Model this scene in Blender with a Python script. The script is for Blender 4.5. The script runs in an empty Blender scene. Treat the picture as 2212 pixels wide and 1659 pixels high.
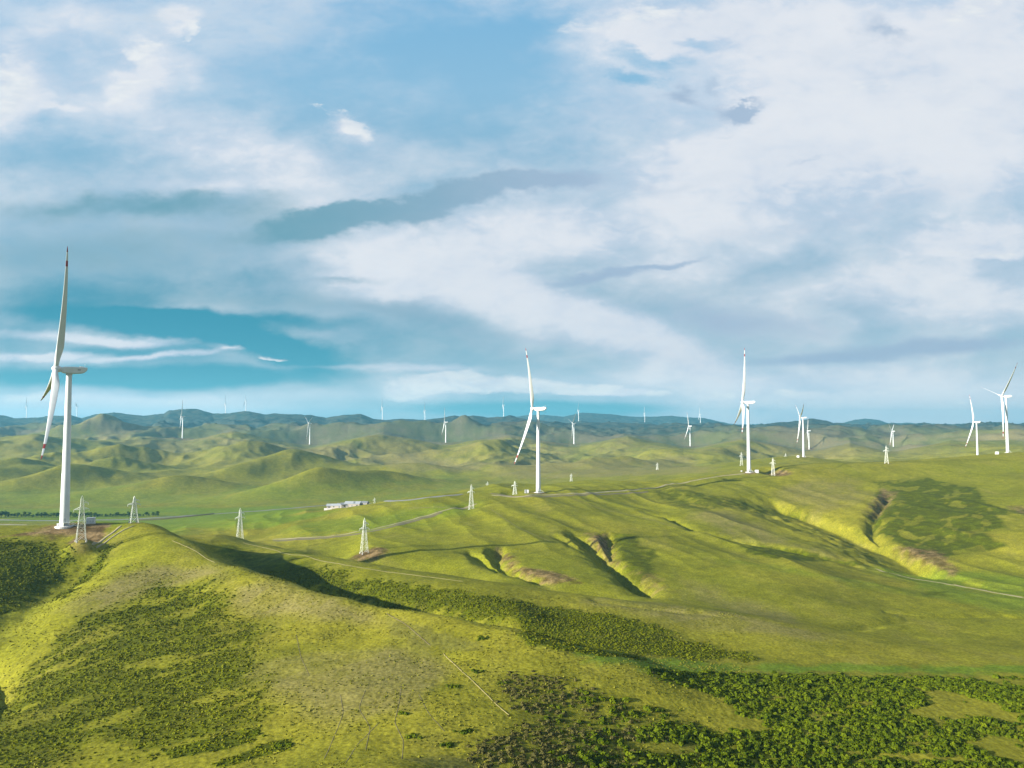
import bpy, math, random
import numpy as np
random.seed(7); rng = np.random.default_rng(7)
SC = bpy.context.scene
COL = SC.collection
R = math.radians
# ------------------------------------------------------------------ camera geometry
F = 1640.0; CX, CY = 1106.0, 829.5            # photo measured on a 2212 x 1659 copy
HOR = 918.0
PITCH = math.atan((HOR - CY) / F)
CP, SP = math.cos(PITCH), math.sin(PITCH)
H0 = 150.0
def ray(x, y):
    u = (np.asarray(x, float) - CX) / F; v = (CY - np.asarray(y, float)) / F
    fw = CP - v * SP; up = SP + v * CP
    return u / fw, up / fw
def P(x, y, D):                               # image point at forward distance D -> world
    U, V = ray(x, y)
    return (float(U * D), float(D), float(H0 + V * D))
# ------------------------------------------------------------------ numpy noise
_perm = rng.permutation(256)
_perm = np.concatenate([_perm, _perm])
_gr = np.stack([np.cos(np.arange(256) * 2.399), np.sin(np.arange(256) * 2.399)], 1)
def perlin(x, y):
    x = np.asarray(x, float); y = np.asarray(y, float)
    xi = np.floor(x).astype(np.int64); yi = np.floor(y).astype(np.int64)
    xf = x - xi; yf = y - yi
    u = xf * xf * xf * (xf * (xf * 6 - 15) + 10); v = yf * yf * yf * (yf * (yf * 6 - 15) + 10)
    xi &= 255; yi &= 255; x1 = (xi + 1) & 255; y1 = (yi + 1) & 255
    def g(a, b, dx, dy):
        h = _gr[_perm[_perm[a] + b]]
        return h[..., 0] * dx + h[..., 1] * dy
    a = g(xi, yi, xf, yf); b = g(x1, yi, xf - 1, yf)
    c = g(xi, y1, xf, yf - 1); d = g(x1, y1, xf - 1, yf - 1)
    return ((a + (b - a) * u) * (1 - v) + (c + (d - c) * u) * v) * 1.5
def fbm(x, y, octv=4, gain=.5, seed=0):
    t = 0; a = 1.0; n = 0
    for k in range(octv):
        t = t + a * perlin(x * 2**k + 17.3 * k + seed, y * 2**k - 9.1 * k + seed * 1.7); n += a; a *= gain
    return t / n
def ridged(x, y, octv=4, seed=0):
    t = 0; a = 1.0; n = 0
    for k in range(octv):
        t = t + a * (1 - 2 * np.abs(perlin(x * 2**k + 31.7 * k + seed, y * 2**k + 11.9 * k - seed))); n += a; a *= .5
    return t / n
def sstep(a, b, x):
    t = np.clip((x - a) / (b - a), 0, 1); return t * t * (3 - 2 * t)
# ------------------------------------------------------------------ terrain control points
ctrl = []
def cp(x, y, D): ctrl.append(P(x, y, D))
def cz(x, D, z):                               # hidden point: column x, distance D, height relative to camera
    U, _ = ray(x, HOR); ctrl.append((float(U * D), float(D), H0 + z))
def line(pts, step=55):                        # crest / trough polyline (x, y, D)
    for (a, b) in zip(pts[:-1], pts[1:]):
        n = max(1, int(round(math.hypot(b[0] - a[0], b[1] - a[1]) / step)))
        for k in range(n):
            t = k / n
            cp(*(a[i] + (b[i] - a[i]) * t for i in range(3)))
    cp(*pts[-1])
# near hill crest (carries the left turbine), then its nose falling to the right
line([(-500, 1160, 380), (-200, 1152, 392), (0, 1150, 400), (60, 1146, 405), (140, 1138, 411), (200, 1134, 416), (270, 1130, 424), (345, 1137, 430)])
line([(345, 1137, 430), (430, 1176, 395), (500, 1222, 360), (600, 1250, 332), (700, 1283, 312), (830, 1313, 292), (1000, 1342, 272),
      (1130, 1364, 256), (1250, 1402, 248), (1380, 1434, 242), (1480, 1470, 238)])
# body of the near hill
for q in [(-300, 1300, 320), (-300, 1500, 220), (-300, 1659, 180),
          (0, 1200, 372), (0, 1260, 348), (0, 1345, 300), (0, 1400, 283), (0, 1470, 250), (0, 1560, 212), (0, 1659, 182),
          (100, 1190, 384), (110, 1262, 352), (170, 1212, 376), (215, 1165, 398),
          (110, 1310, 308), (200, 1245, 345), (280, 1200, 372), (300, 1290, 318),
          (200, 1400, 268), (200, 1500, 228), (200, 1600, 194),
          (400, 1230, 350), (420, 1300, 312), (400, 1400, 262), (400, 1500, 224), (400, 1600, 190), (400, 1659, 174),
          (600, 1320, 295), (600, 1420, 245), (600, 1520, 208), (600, 1620, 180),
          (800, 1345, 278), (800, 1420, 240), (800, 1500, 210), (800, 1580, 186), (760, 1632, 171),
          (950, 1410, 243), (950, 1500, 208), (950, 1580, 184), (950, 1640, 168), (850, 1638, 168), (700, 1655, 166), (850, 1659, 155),
          (1100, 1420, 238), (1100, 1500, 210), (1100, 1580, 186), (1100, 1659, 166),
          (1250, 1450, 230), (1300, 1540, 206), (1300, 1620, 184),
          (1500, 1500, 228), (1500, 1560, 210), (1500, 1659, 183),
          (1700, 1500, 240), (1700, 1570, 215), (1700, 1659, 190),
          (1950, 1500, 245), (1950, 1570, 220), (1950, 1659, 196),
          (2212, 1490, 254), (2212, 1570, 226), (2212, 1659, 200), (2500, 1500, 256), (2500, 1659, 204)]: cp(*q)
# trough behind the nose
for q in [(440, 445, -76), (500, 420, -82), (560, 392, -88), (650, 362, -93), (750, 338, -94), (850, 320, -92), (950, 305, -89.5), (1040, 294, -87), (1120, 284, -84)]: cz(*q)
line([(1180, 1388, 275), (1300, 1415, 270), (1420, 1430, 270), (1560, 1436, 276), (1750, 1438, 284), (1950, 1438, 288), (2212, 1440, 292), (2500, 1442, 296)])
# second spur: crest carrying two pylons
line([(470, 1160, 520), (518, 1166, 548), (600, 1182, 500), (700, 1208, 465), (787, 1219, 445), (900, 1236, 425), (1000, 1248, 408), (1180, 1274, 386),
      (1300, 1290, 376), (1500, 1315, 360), (1700, 1346, 345), (1850, 1372, 335), (2000, 1395, 326), (2212, 1408, 318), (2500, 1415, 314)])
for q in [(600, 1215, 430), (700, 1245, 400), (850, 1285, 360), (1000, 1300, 345), (1100, 1330, 315), (1200, 1330, 335), (1300, 1360, 312), (1450, 1380, 310), (1600, 1400, 305)]: cp(*q)
for q in [(520, 640, -99), (620, 560, -92), (700, 500, -91), (787, 470, -89), (900, 452, -91), (1000, 438, -91), (1180, 412, -92), (1300, 402, -93)]: cz(*q)
# big back hillside
for q in [(787, 1194, 500), (787, 1165, 565), (787, 1140, 630), (900, 1200, 492), (900, 1160, 570), (900, 1125, 650),
          (1000, 1215, 478), (1000, 1170, 545), (1000, 1130, 630),
          (1100, 1240, 446), (1100, 1200, 500), (1100, 1150, 580), (1100, 1110, 660),
          (1250, 1262, 432), (1250, 1200, 515), (1250, 1150, 590), (1250, 1110, 670), (1250, 1080, 745),
          (1400, 1294, 404), (1400, 1250, 455), (1400, 1200, 525), (1400, 1150, 605), (1400, 1110, 690), (1400, 1082, 780),
          (1550, 1305, 410), (1550, 1240, 480), (1550, 1180, 570), (1550, 1120, 680), (1550, 1075, 790), (1550, 1045, 870),
          (1700, 1335, 378), (1700, 1280, 432), (1700, 1220, 515), (1700, 1160, 635), (1700, 1120, 735), (1700, 1075, 825), (1700, 1038, 890),
          (1850, 1360, 360), (1850, 1290, 440), (1850, 1230, 540), (1850, 1165, 660), (1850, 1110, 750), (1850, 1060, 850), (1850, 1022, 930),
          (2000, 1385, 348), (2000, 1330, 405), (2000, 1280, 478), (2000, 1228, 570), (2000, 1170, 648), (2000, 1110, 728), (2000, 1055, 845), (2000, 1015, 935),
          (2212, 1385, 350), (2212, 1330, 418), (2212, 1280, 498), (2212, 1235, 560), (2212, 1180, 605), (2212, 1120, 685), (2212, 1060, 800), (2212, 1010, 935),
          (2600, 1330, 425), (2600, 1230, 540), (2600, 1110, 680), (2600, 1010, 900)]: cp(*q)
# its crest
line([(690, 1110, 770), (787, 1099, 745), (880, 1090, 730), (960, 1079, 735), (1040, 1066, 765), (1110, 1062, 775), (1163, 1063, 768), (1240, 1060, 790), (1340, 1056, 830),
      (1440, 1044, 880), (1540, 1028, 915), (1618, 1019, 922), (1660, 1010, 945), (1730, 1006, 950), (1834, 1001, 968), (1918, 1000, 982), (2022, 991, 1015), (2110, 983, 1040),
      (2178, 978, 1058), (2350, 972, 1080), (2600, 968, 1090)])
for q in [(1050, 1052, 860), (1089, 1044, 905), (1130, 1052, 890), (1210, 1044, 930), (1290, 1037, 960), (1390, 1044, 965)]: cp(*q)
for q in [(1660, 1010, 1230), (1700, 994, 1330), (1736, 986, 1370), (1790, 995, 1350)]: cp(*q)
for q in [(1000, 930, -96), (1100, 1080, -98), (1290, 1120, -96), (1450, 1080, -92), (1600, 1090, -84), (1850, 1200, -78), (1740, 1130, -72), (2000, 1250, -72), (2178, 1300, -70), (2450, 1300, -70)]: cz(*q)
# field on the left of it, valley floor
for q in [(620, 1150, 650), (560, 1135, 720), (690, 1140, 660), (480, 1125, 900), (600, 1105, 900), (400, 1135, 880), (700, 1118, 730)]: cp(*q)
for q in [(140, 520, -82), (0, 520, -84), (-300, 520, -80), (270, 530, -82), (345, 560, -88), (140, 700, -108), (400, 650, -95)]: cz(*q)
for q in [(-500, 1115, 1050), (-200, 1122, 1000), (0, 1127, 980), (140, 1124, 1010), (300, 1112, 1090), (440, 1108, 1110), (-200, 1100, 1150), (0, 1100, 1180), (300, 1094, 1240), (560, 1092, 1220), (745, 1094, 1150),
          (820, 1086, 1210), (950, 1070, 1330), (600, 1072, 1420), (200, 1080, 1330), (-200, 1085, 1260)]: cp(*q)
# hill country
rows = [(1050, 1620, .0), (1020, 1950, 0), (990, 2350, 0), (965, 2900, 0), (948, 3500, 0)]
for yy, DD, _ in rows:
    for xx in range(-500, 2800, 300):
        if xx > 1000 and yy > 1022: continue
        if xx > 1600 and yy > 980: continue
        cp(xx, yy, DD)
for xx in range(-500, 2800, 300):
    cz(xx, 4600, -60); cz(xx, 7000, -60)
ctrl = np.array(ctrl)
cphi = np.arctan2(ctrl[:, 0], ctrl[:, 1]); crr = np.hypot(ctrl[:, 0], ctrl[:, 1]); cs = np.log(crr)
def kern(a, b, c, d): return np.sqrt((a - c)**2 + (b - d)**2 + .03**2)
N = len(ctrl)
A = np.zeros((N + 3, N + 3))
A[:N, :N] = kern(cphi[:, None], cs[:, None], cphi[None], cs[None]) - 4e-4 * np.eye(N)
Q = np.stack([np.ones(N), cphi, cs], 1); A[:N, N:] = Q; A[N:, :N] = Q.T
W = np.linalg.solve(A, np.concatenate([ctrl[:, 2], [0, 0, 0]]))
PH0, PH1 = -.80, .80; S0, S1 = math.log(120), math.log(5500)
def rbf(ph, s):
    sh = ph.shape; ph = np.clip(ph.ravel(), PH0, PH1); s = np.clip(s.ravel(), S0, S1)
    out = np.empty(len(ph))
    for i in range(0, len(ph), 20000):
        a = ph[i:i + 20000, None]; b = s[i:i + 20000, None]
        out[i:i + 20000] = kern(a, b, cphi[None], cs[None]) @ W[:N] + W[N] + W[N + 1] * a[:, 0] + W[N + 2] * b[:, 0]
    return out.reshape(sh)
# coarse table of the smooth relief, read back with bicubic weights
NP_, NS_ = 420, 560
tph = np.linspace(PH0, PH1, NP_); tsl = np.linspace(S0, S1, NS_)
TB = rbf(*np.meshgrid(tph, tsl, indexing='ij'))
def cubic(tb, fi, fj):
    i = np.clip(np.floor(fi).astype(int), 1, tb.shape[0] - 3); j = np.clip(np.floor(fj).astype(int), 1, tb.shape[1] - 3)
    u = np.clip(fi - i, -1, 2); v = np.clip(fj - j, -1, 2)
    def w(t): return [-.5 * t**3 + t * t - .5 * t, 1.5 * t**3 - 2.5 * t * t + 1, -1.5 * t**3 + 2 * t * t + .5 * t, .5 * t**3 - .5 * t * t]
    wu = w(u); wv = w(v); o = 0
    for a in range(4):
        for b in range(4): o = o + wu[a] * wv[b] * tb[i + a - 1, j + b - 1]
    return o
# skyline: far ranges (x, y of the crest, measured)
SKY = [(-600, 900), (-300, 892), (0, 896), (31, 903), (58, 904), (73, 902), (110, 899), (154, 897), (177, 903), (208, 894), (246, 891), (308, 898), (354, 893), (365, 887), (406, 882), (429, 884),
       (461, 893), (495, 893), (527, 888), (539, 888), (572, 896), (593, 893), (620, 894), (670, 896), (704, 902), (731, 898), (766, 894), (781, 893), (808, 902), (860, 903), (916, 907),
       (958, 902), (981, 897), (997, 900), (1022, 897), (1051, 901), (1104, 899), (1122, 903), (1160, 908), (1230, 914), (1330, 912), (1420, 918), (1500, 922), (1575, 920), (1627, 920), (1658, 915), (1721, 909),
       (1754, 903), (1786, 909), (1810, 917), (1850, 924), (1950, 926), (1990, 921), (2026, 915), (2053, 919), (2085, 926), (2118, 925), (2134, 918), (2153, 926), (2182, 928), (2212, 930), (2400, 915), (2800, 905)]
SKYF = [(-600, 915), (1000, 915), (1100, 903), (1141, 896), (1176, 896), (1218, 900), (1256, 891), (1325, 895), (1367, 900), (1408, 900), (1450, 898), (1481, 901), (1523, 903), (1544, 908), (1575, 915), (1627, 921),
        (1800, 919), (1845, 907), (1868, 904), (1897, 907), (1922, 915), (1968, 913), (1997, 918), (2050, 921), (2070, 923), (2105, 925), (2180, 926), (2212, 926), (2600, 915), (2800, 915)]
def skyfn(tab, Dc):
    a = np.array(tab, float); U, V = ray(a[:, 0], a[:, 1])
    return np.arctan(U), V
sN = skyfn(SKY, 0); sF = skyfn(SKYF, 0)
HILLS = [(-60, 1500, 30, 150, 60, .7), (40, 1620, 34, 130, 55, .9), (150, 1480, 44, 150, 52, .75), (390, 1430, 30, 150, 50, .5), (300, 1950, 58, 210, 85, .7), (690, 1400, 40, 130, 50, .6), (640, 1750, 40, 140, 60, .9), (520, 1620, 22, 140, 50, .9), (250, 1700, 26, 140, 50, .8), (820, 1500, 24, 150, 50, .5),
         (540, 2050, 42, 230, 100, .8), (480, 2700, 60, 300, 150, .6), (60, 2250, 48, 260, 140, .5), (880, 1750, 26, 260, 90, .2), (900, 2500, 52, 300, 140, .5), (1075, 2250, 34, 120, 80, .5), (760, 2350, 40, 260, 120, .7),
         (1150, 2900, 46, 260, 140, .5), (1350, 2600, 40, 300, 120, .4), (1560, 3000, 60, 420, 160, .2), (1650, 2450, 46, 300, 130, .25), (1900, 2700, 46, 360, 140, .3), (1330, 1850, 24, 220, 90, .4), (1500, 2100, 26, 260, 110, .4),
         (220, 3100, 70, 320, 170, .6), (700, 3300, 60, 340, 170, .6), (1000, 3500, 60, 300, 160, .6), (2000, 2300, 34, 300, 120, .3), (2200, 2600, 40, 300, 130, .3), (-300, 2300, 50, 260, 150, .5)]
_xs = np.arange(-700, 2900, 8.); _yc = np.full(len(_xs), 930.) + 5 * np.sin(_xs / 90) + 4 * np.sin(_xs / 37 + 1)
for _tx, _ty in ((394, 947), (669, 960), (963, 956), (1240, 959), (1491, 964), (1748, 970), (1930, 971)):
    _yc = np.maximum(_yc, _ty + 5 - np.maximum(np.abs(_xs - _tx) - 12, 0) * .22)
_yc = np.maximum(_yc, 930 + np.clip((_xs - 1500) / 300, 0, 1) * 22)
CAPP = np.arctan(ray(_xs, _yc)[0]); CAPV = ray(_xs, _yc)[1]
def relief(X, Y):
    r = np.hypot(X, Y); ph = np.arctan2(X, Y); s = np.log(np.maximum(r, 1))
    pc = np.clip(ph, PH0, PH1); sc = np.clip(s, S0, S1)
    z = cubic(TB, (pc - PH0) / (PH1 - PH0) * (NP_ - 1), (sc - S0) / (S1 - S0) * (NS_ - 1))
    # folded hill country beyond the valley
    f = sstep(1350, 2300, r)
    wx = X + 120 * fbm(X / 500, Y / 500, 2, seed=3); wy = Y + 120 * fbm(X / 500, Y / 500, 2, seed=8)
    rg = ridged((wx * .9 + wy * .35) / 620, (wy * .9 - wx * .3) / 900, 4, seed=5)
    rg2 = ridged((wx * .8 - wy * .5) / 300, (wy * .8 + wx * .5) / 420, 3, seed=15)
    rg3 = ridged((wx * .8 + wy * .6) / 120, (wy * .8 - wx * .6) / 190, 3, seed=25)
    z = z + f * (rg * 44 + rg2 * 20 + rg3 * 5 - 14) * (1 + sstep(2500, 4500, r) * .7)
    # single hills of the middle distance
    if r.max() > 1100:
        for hx, hD, hh, ha, hb_, hr in HILLS:
            Uh = (hx - CX) / F; dx = X - Uh * hD; dy = Y - hD; c_, s_ = math.cos(hr), math.sin(hr)
            q = np.sqrt(((dx * c_ + dy * s_) / ha)**2 + ((-dx * s_ + dy * c_) / hb_)**2 + .02)
            k = q < 3.2
            z[k] = z[k] + 1.3 * hh * np.exp(-q[k]**1.25 * 1.25)
    # the middle hills stay below the feet of the turbines that stand behind them
    vc = np.interp(ph, CAPP, CAPV); fc = (1 - sstep(3350, 3800, r)) * sstep(1250, 1500, r)
    cap = H0 + vc * r * np.maximum(np.cos(ph), .3) + (1 - fc) * 400
    ov = (z - cap + 24) / 24; z = np.where(ov > 0, cap - 24 + 24 * (1 - np.exp(-np.maximum(ov, 0))), z)
    # far ranges
    cosp = np.maximum(np.cos(ph), .35)
    base = H0 - 60
    for (tp, tv), Dc, wd, sd in ((sN, 5000., 900., 1), (sF, 9000., 1500., 2)):
        Dv = Dc * (1 + .05 * fbm(ph * 6, ph * 0 + sd * 3.3, 2))
        cv = np.interp(ph, tp, tv)
        crest = H0 + cv * Dv
        d = (r * cosp - Dv) / wd
        g = np.exp(-np.abs(d)**1.25 * 1.6) 
        rough = ridged(X / 650 + sd, Y / 900, 4, seed=sd * 7) 
        g2 = g * (1 - .38 * (1 - g**6) * (1 - rough))
        z = z + np.maximum(crest - z, 0) * g2 * sstep(2600, 3600, r)
    # smaller roll and tussock relief
    n1 = fbm(X / 70, Y / 70, 3, seed=11); n2 = fbm(X / 9, Y / 9, 3, seed=12); n3 = fbm(X / 1.7, Y / 1.7, 2, seed=13)
    z = z + n1 * 1.1 * sstep(100, 260, r) * (1 + f * 4) + n2 * .22 + n3 * .12 * (1 - sstep(250, 600, r))
    # low runnels down the back hillside
    m = sstep(460, 560, r) * (1 - sstep(850, 1000, r))
    ac = .94 * X + .35 * Y; al = .94 * Y - .35 * X
    z = z + m * 2.7 * ridged((ac + 8 * fbm(X / 60, Y / 60, 2, seed=22)) / 58, al / 300, 2, seed=21)
    return z
# ------------------------------------------------------------------ world lookup of image points on the smooth relief
def hit(x, y, dmin=150, dmax=4200, fn=None):
    fn = fn or relief
    U, V = ray(x, y)
    D = np.exp(np.linspace(math.log(dmin), math.log(dmax), 900))
    z = fn(U * D, D); zr = H0 + V * D
    k = np.nonzero(z > zr)[0]
    if len(k) == 0 or k[0] == 0: Dh = D[0] if len(k) else D[-1]
    else:
        i = k[0]; a = zr[i - 1] - z[i - 1]; b = z[i] - zr[i]
        Dh = D[i - 1] + (D[i] - D[i - 1]) * a / (a + b)
    return float(U * Dh), float(Dh)
def segdist(X, Y, pts):
    best = np.full(X.shape, 1e9); tt = np.zeros(X.shape)
    L = 0; tot = sum(math.hypot(b[0] - a[0], b[1] - a[1]) for a, b in zip(pts[:-1], pts[1:]))
    for a, b in zip(pts[:-1], pts[1:]):
        dx, dy = b[0] - a[0], b[1] - a[1]; l2 = dx * dx + dy * dy + 1e-9
        t = np.clip(((X - a[0]) * dx + (Y - a[1]) * dy) / l2, 0, 1)
        d = np.hypot(X - a[0] - t * dx, Y - a[1] - t * dy)
        m = d < best; best = np.where(m, d, best); tt = np.where(m, (L + t * math.sqrt(l2)) / tot, tt)
        L += math.sqrt(l2)
    return best, tt
# gullies (image polyline, half width m, depth m)
GUL = [([(1640, 1066), (1700, 1092), (1760, 1112), (1830, 1140), (1900, 1170), (1960, 1200), (2010, 1228), (2070, 1250)], (52, 9), 11),
       ([(1925, 1062), (1905, 1090), (1885, 1120), (1885, 1150), (1912, 1176)], 9, 7),
       ([(1230, 1140), (1275, 1170), (1310, 1205), (1350, 1240), (1415, 1287)], 10, 9),
       ([(1318, 1148), (1312, 1175), (1325, 1205)], 7, 6),
       ([(1190, 1152), (1250, 1182), (1310, 1208)], 6, 2.5),
       ([(1078, 1178), (1070, 1200), (1095, 1225), (1140, 1243)], 8, 6.5),
       ([(1005, 1182), (1050, 1212), (1100, 1232), (1180, 1262)], 7, 5),
       ([(1370, 1098), (1450, 1118), (1500, 1142), (1570, 1160), (1700, 1186), (1800, 1206), (1890, 1228)], 8, 5),
       ([(196, 1200), (175, 1222), (120, 1262), (50, 1310), (-60, 1380)], 20, 6),
       ([(1790, 1360), (1900, 1345), (2000, 1330), (2120, 1330), (2300, 1332)], 6, 1.6),
       ([(1900, 1320), (2010, 1330)], 5, 1.0),
       ([(-90, 1400), (-30, 1440), (-20, 1500), (-70, 1560)], 14, 7),
       ([(1250, 1290), (1360, 1306), (1500, 1322), (1600, 1333)], 5, 1.5)]
GW = []
for pts, w, d in GUL:
    wp = [hit(*q) for q in pts]; GW.append((wp, w, d))
def carve(X, Y):
    dz = np.zeros(X.shape)
    for wp, w_, d in GW:
        w = max(w_) if isinstance(w_, tuple) else w_
        a = np.array(wp); m = (X > a[:, 0].min() - 3 * w) & (X < a[:, 0].max() + 3 * w) & (Y > a[:, 1].min() - 3 * w) & (Y < a[:, 1].max() + 3 * w)
        if not m.any(): continue
        x = X[m]; y = Y[m]
        wob = 1 + .35 * fbm(x / 14, y / 14, 2, seed=40)
        ds, t = segdist(x + 2.2 * fbm(x / 11, y / 11, 2, seed=41), y + 2.2 * fbm(x / 11, y / 11, 2, seed=42), wp)
        if isinstance(w_, tuple):
            bd = np.full(x.shape, 1e9); side = np.zeros(x.shape)
            for A_, B_ in zip(wp[:-1], wp[1:]):
                dd, _ = segdist(x, y, [A_, B_]); sg = ((B_[0] - A_[0]) * (y - A_[1]) - (B_[1] - A_[1]) * (x - A_[0])) / math.hypot(B_[0] - A_[0], B_[1] - A_[1])
                side = np.where(dd < bd, sg, side); bd = np.minimum(bd, dd)
            k = sstep(-3, 3, side); w = w_[1] * k + w_[0] * (1 - k)
        q = ds / (w * wob)
        prof = np.exp(-(q**2) * 1.5) * .75 + np.clip(1 - q * 1.6, 0, 1) * .25
        dz[m] = np.minimum(dz[m], -d * prof * sstep(0, .16, t) * (1 - .8 * sstep(.86, 1, t)))
    return dz
# ------------------------------------------------------------------ things that stand on the ground: wanted positions
def dfromh(px_1024, h): return h * F / (px_1024 / .4629)
# turbines: (x, base y, D, k, blade angle, scale, label)
TURB = [
 (139, 1137, 411, .06, 16, 1.0, 'tallest wind turbine, standing at the far left on brown earth of the near hill'),
 (1163, 1064, 768, -.28, 27, 1.0, 'mid-frame wind turbine on the grassy ridge, lower blade slanting down left'),
 (1618, 1020, 920, .10, 5, 1.0, 'wind turbine left of the bare pylon mound, one blade straight up, two down'),
 (1736, 987, 1370, .19, 60, .84, 'wind turbine with two blades raised in a V, on the knoll behind the ridge'),
 (2177, 978, 1058, .45, 45, .93, 'white wind turbine at the right edge with one dark blade pointing up right'),
 (2112, 990, 1550, -.28, 27, .93, 'wind turbine next left of the right-edge one, its foot behind the crest'),
 (394, 947, 2920, .06, 16, 1.0, 'distant turbine on a dark earth pad below the rounded summit at left'),
 (669, 960, 3110, .3, 60, 1.0, 'distant turbine with one blade leaning up right, on a brown knoll above the farm'),
 (963, 956, 3140, -.10, 24, 1.0, 'distant turbine on the hill left of the mid-frame turbine, one blade down left'),
 (1240, 959, 3110, .3, 47, 1.0, 'distant turbine right of the mid-frame turbine on a round hilltop, one blade leaning up right'),
 (1491, 964, 3180, -.28, 27, 1.0, 'distant turbine on a dark patch left of the ridge turbine with the upright blade'),
 (1748, 970, 3150, .1, 10, .9, 'small distant turbine just right of the turbine with the V of blades'),
 (1930, 971, 3150, -.2, 60, .9, 'small distant turbine above the lone pylon on the right-hand skyline'),
 (918, 913, 5300, .1, 10, 1.0, 'tiny turbine on the far hills, next one left of the hill turbine at centre left'),
 (57, 903, 5300, .1, 10, 1.0, 'faint turbine on the skyline left of the tallest turbine'),
 (166, 903, 5300, -.1, 70, 1.0, 'faint turbine on the skyline just right of the tallest tower'),
 (487, 902, 5300, .1, 5, 1.0, 'faint skyline turbine left of the dark rounded peak'),
 (531, 892, 5300, .2, 100, 1.0, 'faint skyline turbine on top of the dark rounded peak'),
 (826, 908, 5000, .1, 115, 1.0, 'faint skyline turbine above the saddle between the two left-hand distant turbines'),
 (1088, 901, 5300, .1, 5, 1.0, 'faint skyline turbine just left of the mid-frame turbine'),
 (1250, 911, 5800, .2, 10, 1.0, 'faint turbine against the teal range, close behind the distant round-hilltop turbine'),
 (1393, 913, 6600, .1, 5, 1.0, 'faint turbine in front of the teal range, right of the round-hilltop turbine'),
 (1513, 918, 6000, -.1, 20, 1.0, 'faint turbine in front of the teal range, right of the distant dark-patch turbine'),
 ]
# pylons: (x, y base, D, kind)
PYL = [
 (175, 1169, 384, 'tall', 'lattice pylon on reddish dug soil right of the tallest turbine'),
 (289, 1129, 424, 'short', 'squat lattice pylon on the crest of the near hill in front of the tree row'),
 (518, 1167, 548, 'tall', 'lattice pylon on the dark shrubby crest between the near hill and the farm'),
 (787, 1195, 500, 'tall', 'lattice pylon standing in a ring of dark dug soil below the dirt track'),
 (1018, 1101, 694, 'tall', 'slender lattice pylon at the upper end of the dirt track, left of the mid-frame turbine'),
 (1112, 1071, 765, 'short', 'small grey pylon beside the white cabinet of the mid-frame turbine'),
 (809, 1092, 1080, 'short', 'small pylon just right of the farm buildings'),
 (1670, 1029, 925, 'tall', 'pylon on a mound of bare pinkish earth right of the upright-blade turbine'),
 (1915, 1001, 980, 'tall', 'grey pylon alone on the right-hand ridge crest'),
 (1602, 1017, 1300, 'tall', 'faint grey pylon behind the ridge, left of the upright-blade turbine'),
 (1053, 1048, 1420, 'short', 'faint pylon behind the ridge, left of the mid-frame turbine'),
 (1234, 1050, 1450, 'short', 'faint pylon behind the ridge, right of the mid-frame turbine'),
 (1420, 1036, 1600, 'short', 'faint pylon in the valley behind the pale track'),
 (1697, 993, 1700, 'tall', 'faint pylon left of the knoll with the V-bladed turbine'),
 ]
PINS = []
for (x, y, D, *_) in TURB: PINS.append((P(x, y, D), max(8, .016 * D)))
for (x, y, D, *_) in PYL:
    if D < 1200: PINS.append((P(x, y, D), max(5, .011 * D)))
def pre(X, Y): return relief(X, Y) + carve(X, Y)
pin_xy = np.array([p[0][:2] for p in PINS]); pin_z = np.array([p[0][2] for p in PINS]); pin_w = np.array([p[1] for p in PINS])
pin_dz = pin_z - pre(pin_xy[:, 0], pin_xy[:, 1])
print('pins', [(round(float(q), 1)) for q in pin_dz])
for i in range(len(PINS)):                     # leave one alone where the hill in front already hides the foot
    if i in (5,): pin_dz[i] = 0
def pins(X, Y):
    dz = np.zeros(X.shape)
    for (px, py), d, w in zip(pin_xy, pin_dz, pin_w):
        q = ((X - px)**2 + (Y - py)**2) / (w * 1.5)**2
        m = q < 9
        dz[m] += d * np.exp(-q[m]**1.3)
    return dz
def ground_z(X, Y): return pre(X, Y) + pins(X, Y)
# ------------------------------------------------------------------ terrain mesh (fine inside the view, coarse elsewhere)
phi = np.concatenate([np.linspace(-math.pi, -.78, 60, endpoint=False), np.linspace(-.78, .78, 1350), np.linspace(.78, math.pi, 60)[1:]])
rad = np.concatenate([np.exp(np.linspace(math.log(4), math.log(120), 30, endpoint=False)), np.exp(np.linspace(math.log(120), math.log(1100), 900, endpoint=False)),
                      np.exp(np.linspace(math.log(1100), math.log(12500), 620))])
phi = phi[:-1]                                # wraps round
PHg, RAg = np.meshgrid(phi, rad, indexing='ij')
GX = RAg * np.sin(PHg); GY = RAg * np.cos(PHg)
GZ = ground_z(GX.ravel(), GY.ravel()).reshape(GX.shape)
lg = np.log(rad)
def gz(x, y):                                  # height of the mesh itself
    x = np.asarray(x, float); y = np.asarray(y, float)
    fi = np.interp(np.arctan2(x, y), phi, np.arange(len(phi))); fj = np.interp(np.log(np.maximum(np.hypot(x, y), 4.01)), lg, np.arange(len(rad)))
    i = np.minimum(fi.astype(int), len(phi) - 2); j = np.minimum(fj.astype(int), len(rad) - 2); u = fi - i; v = fj - j
    return (GZ[i, j] * (1 - u) + GZ[i + 1, j] * u) * (1 - v) + (GZ[i, j + 1] * (1 - u) + GZ[i + 1, j + 1] * u) * v
def hitg(x, y, dmin=150, dmax=4200): return hit(x, y, dmin, dmax, gz)

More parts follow.
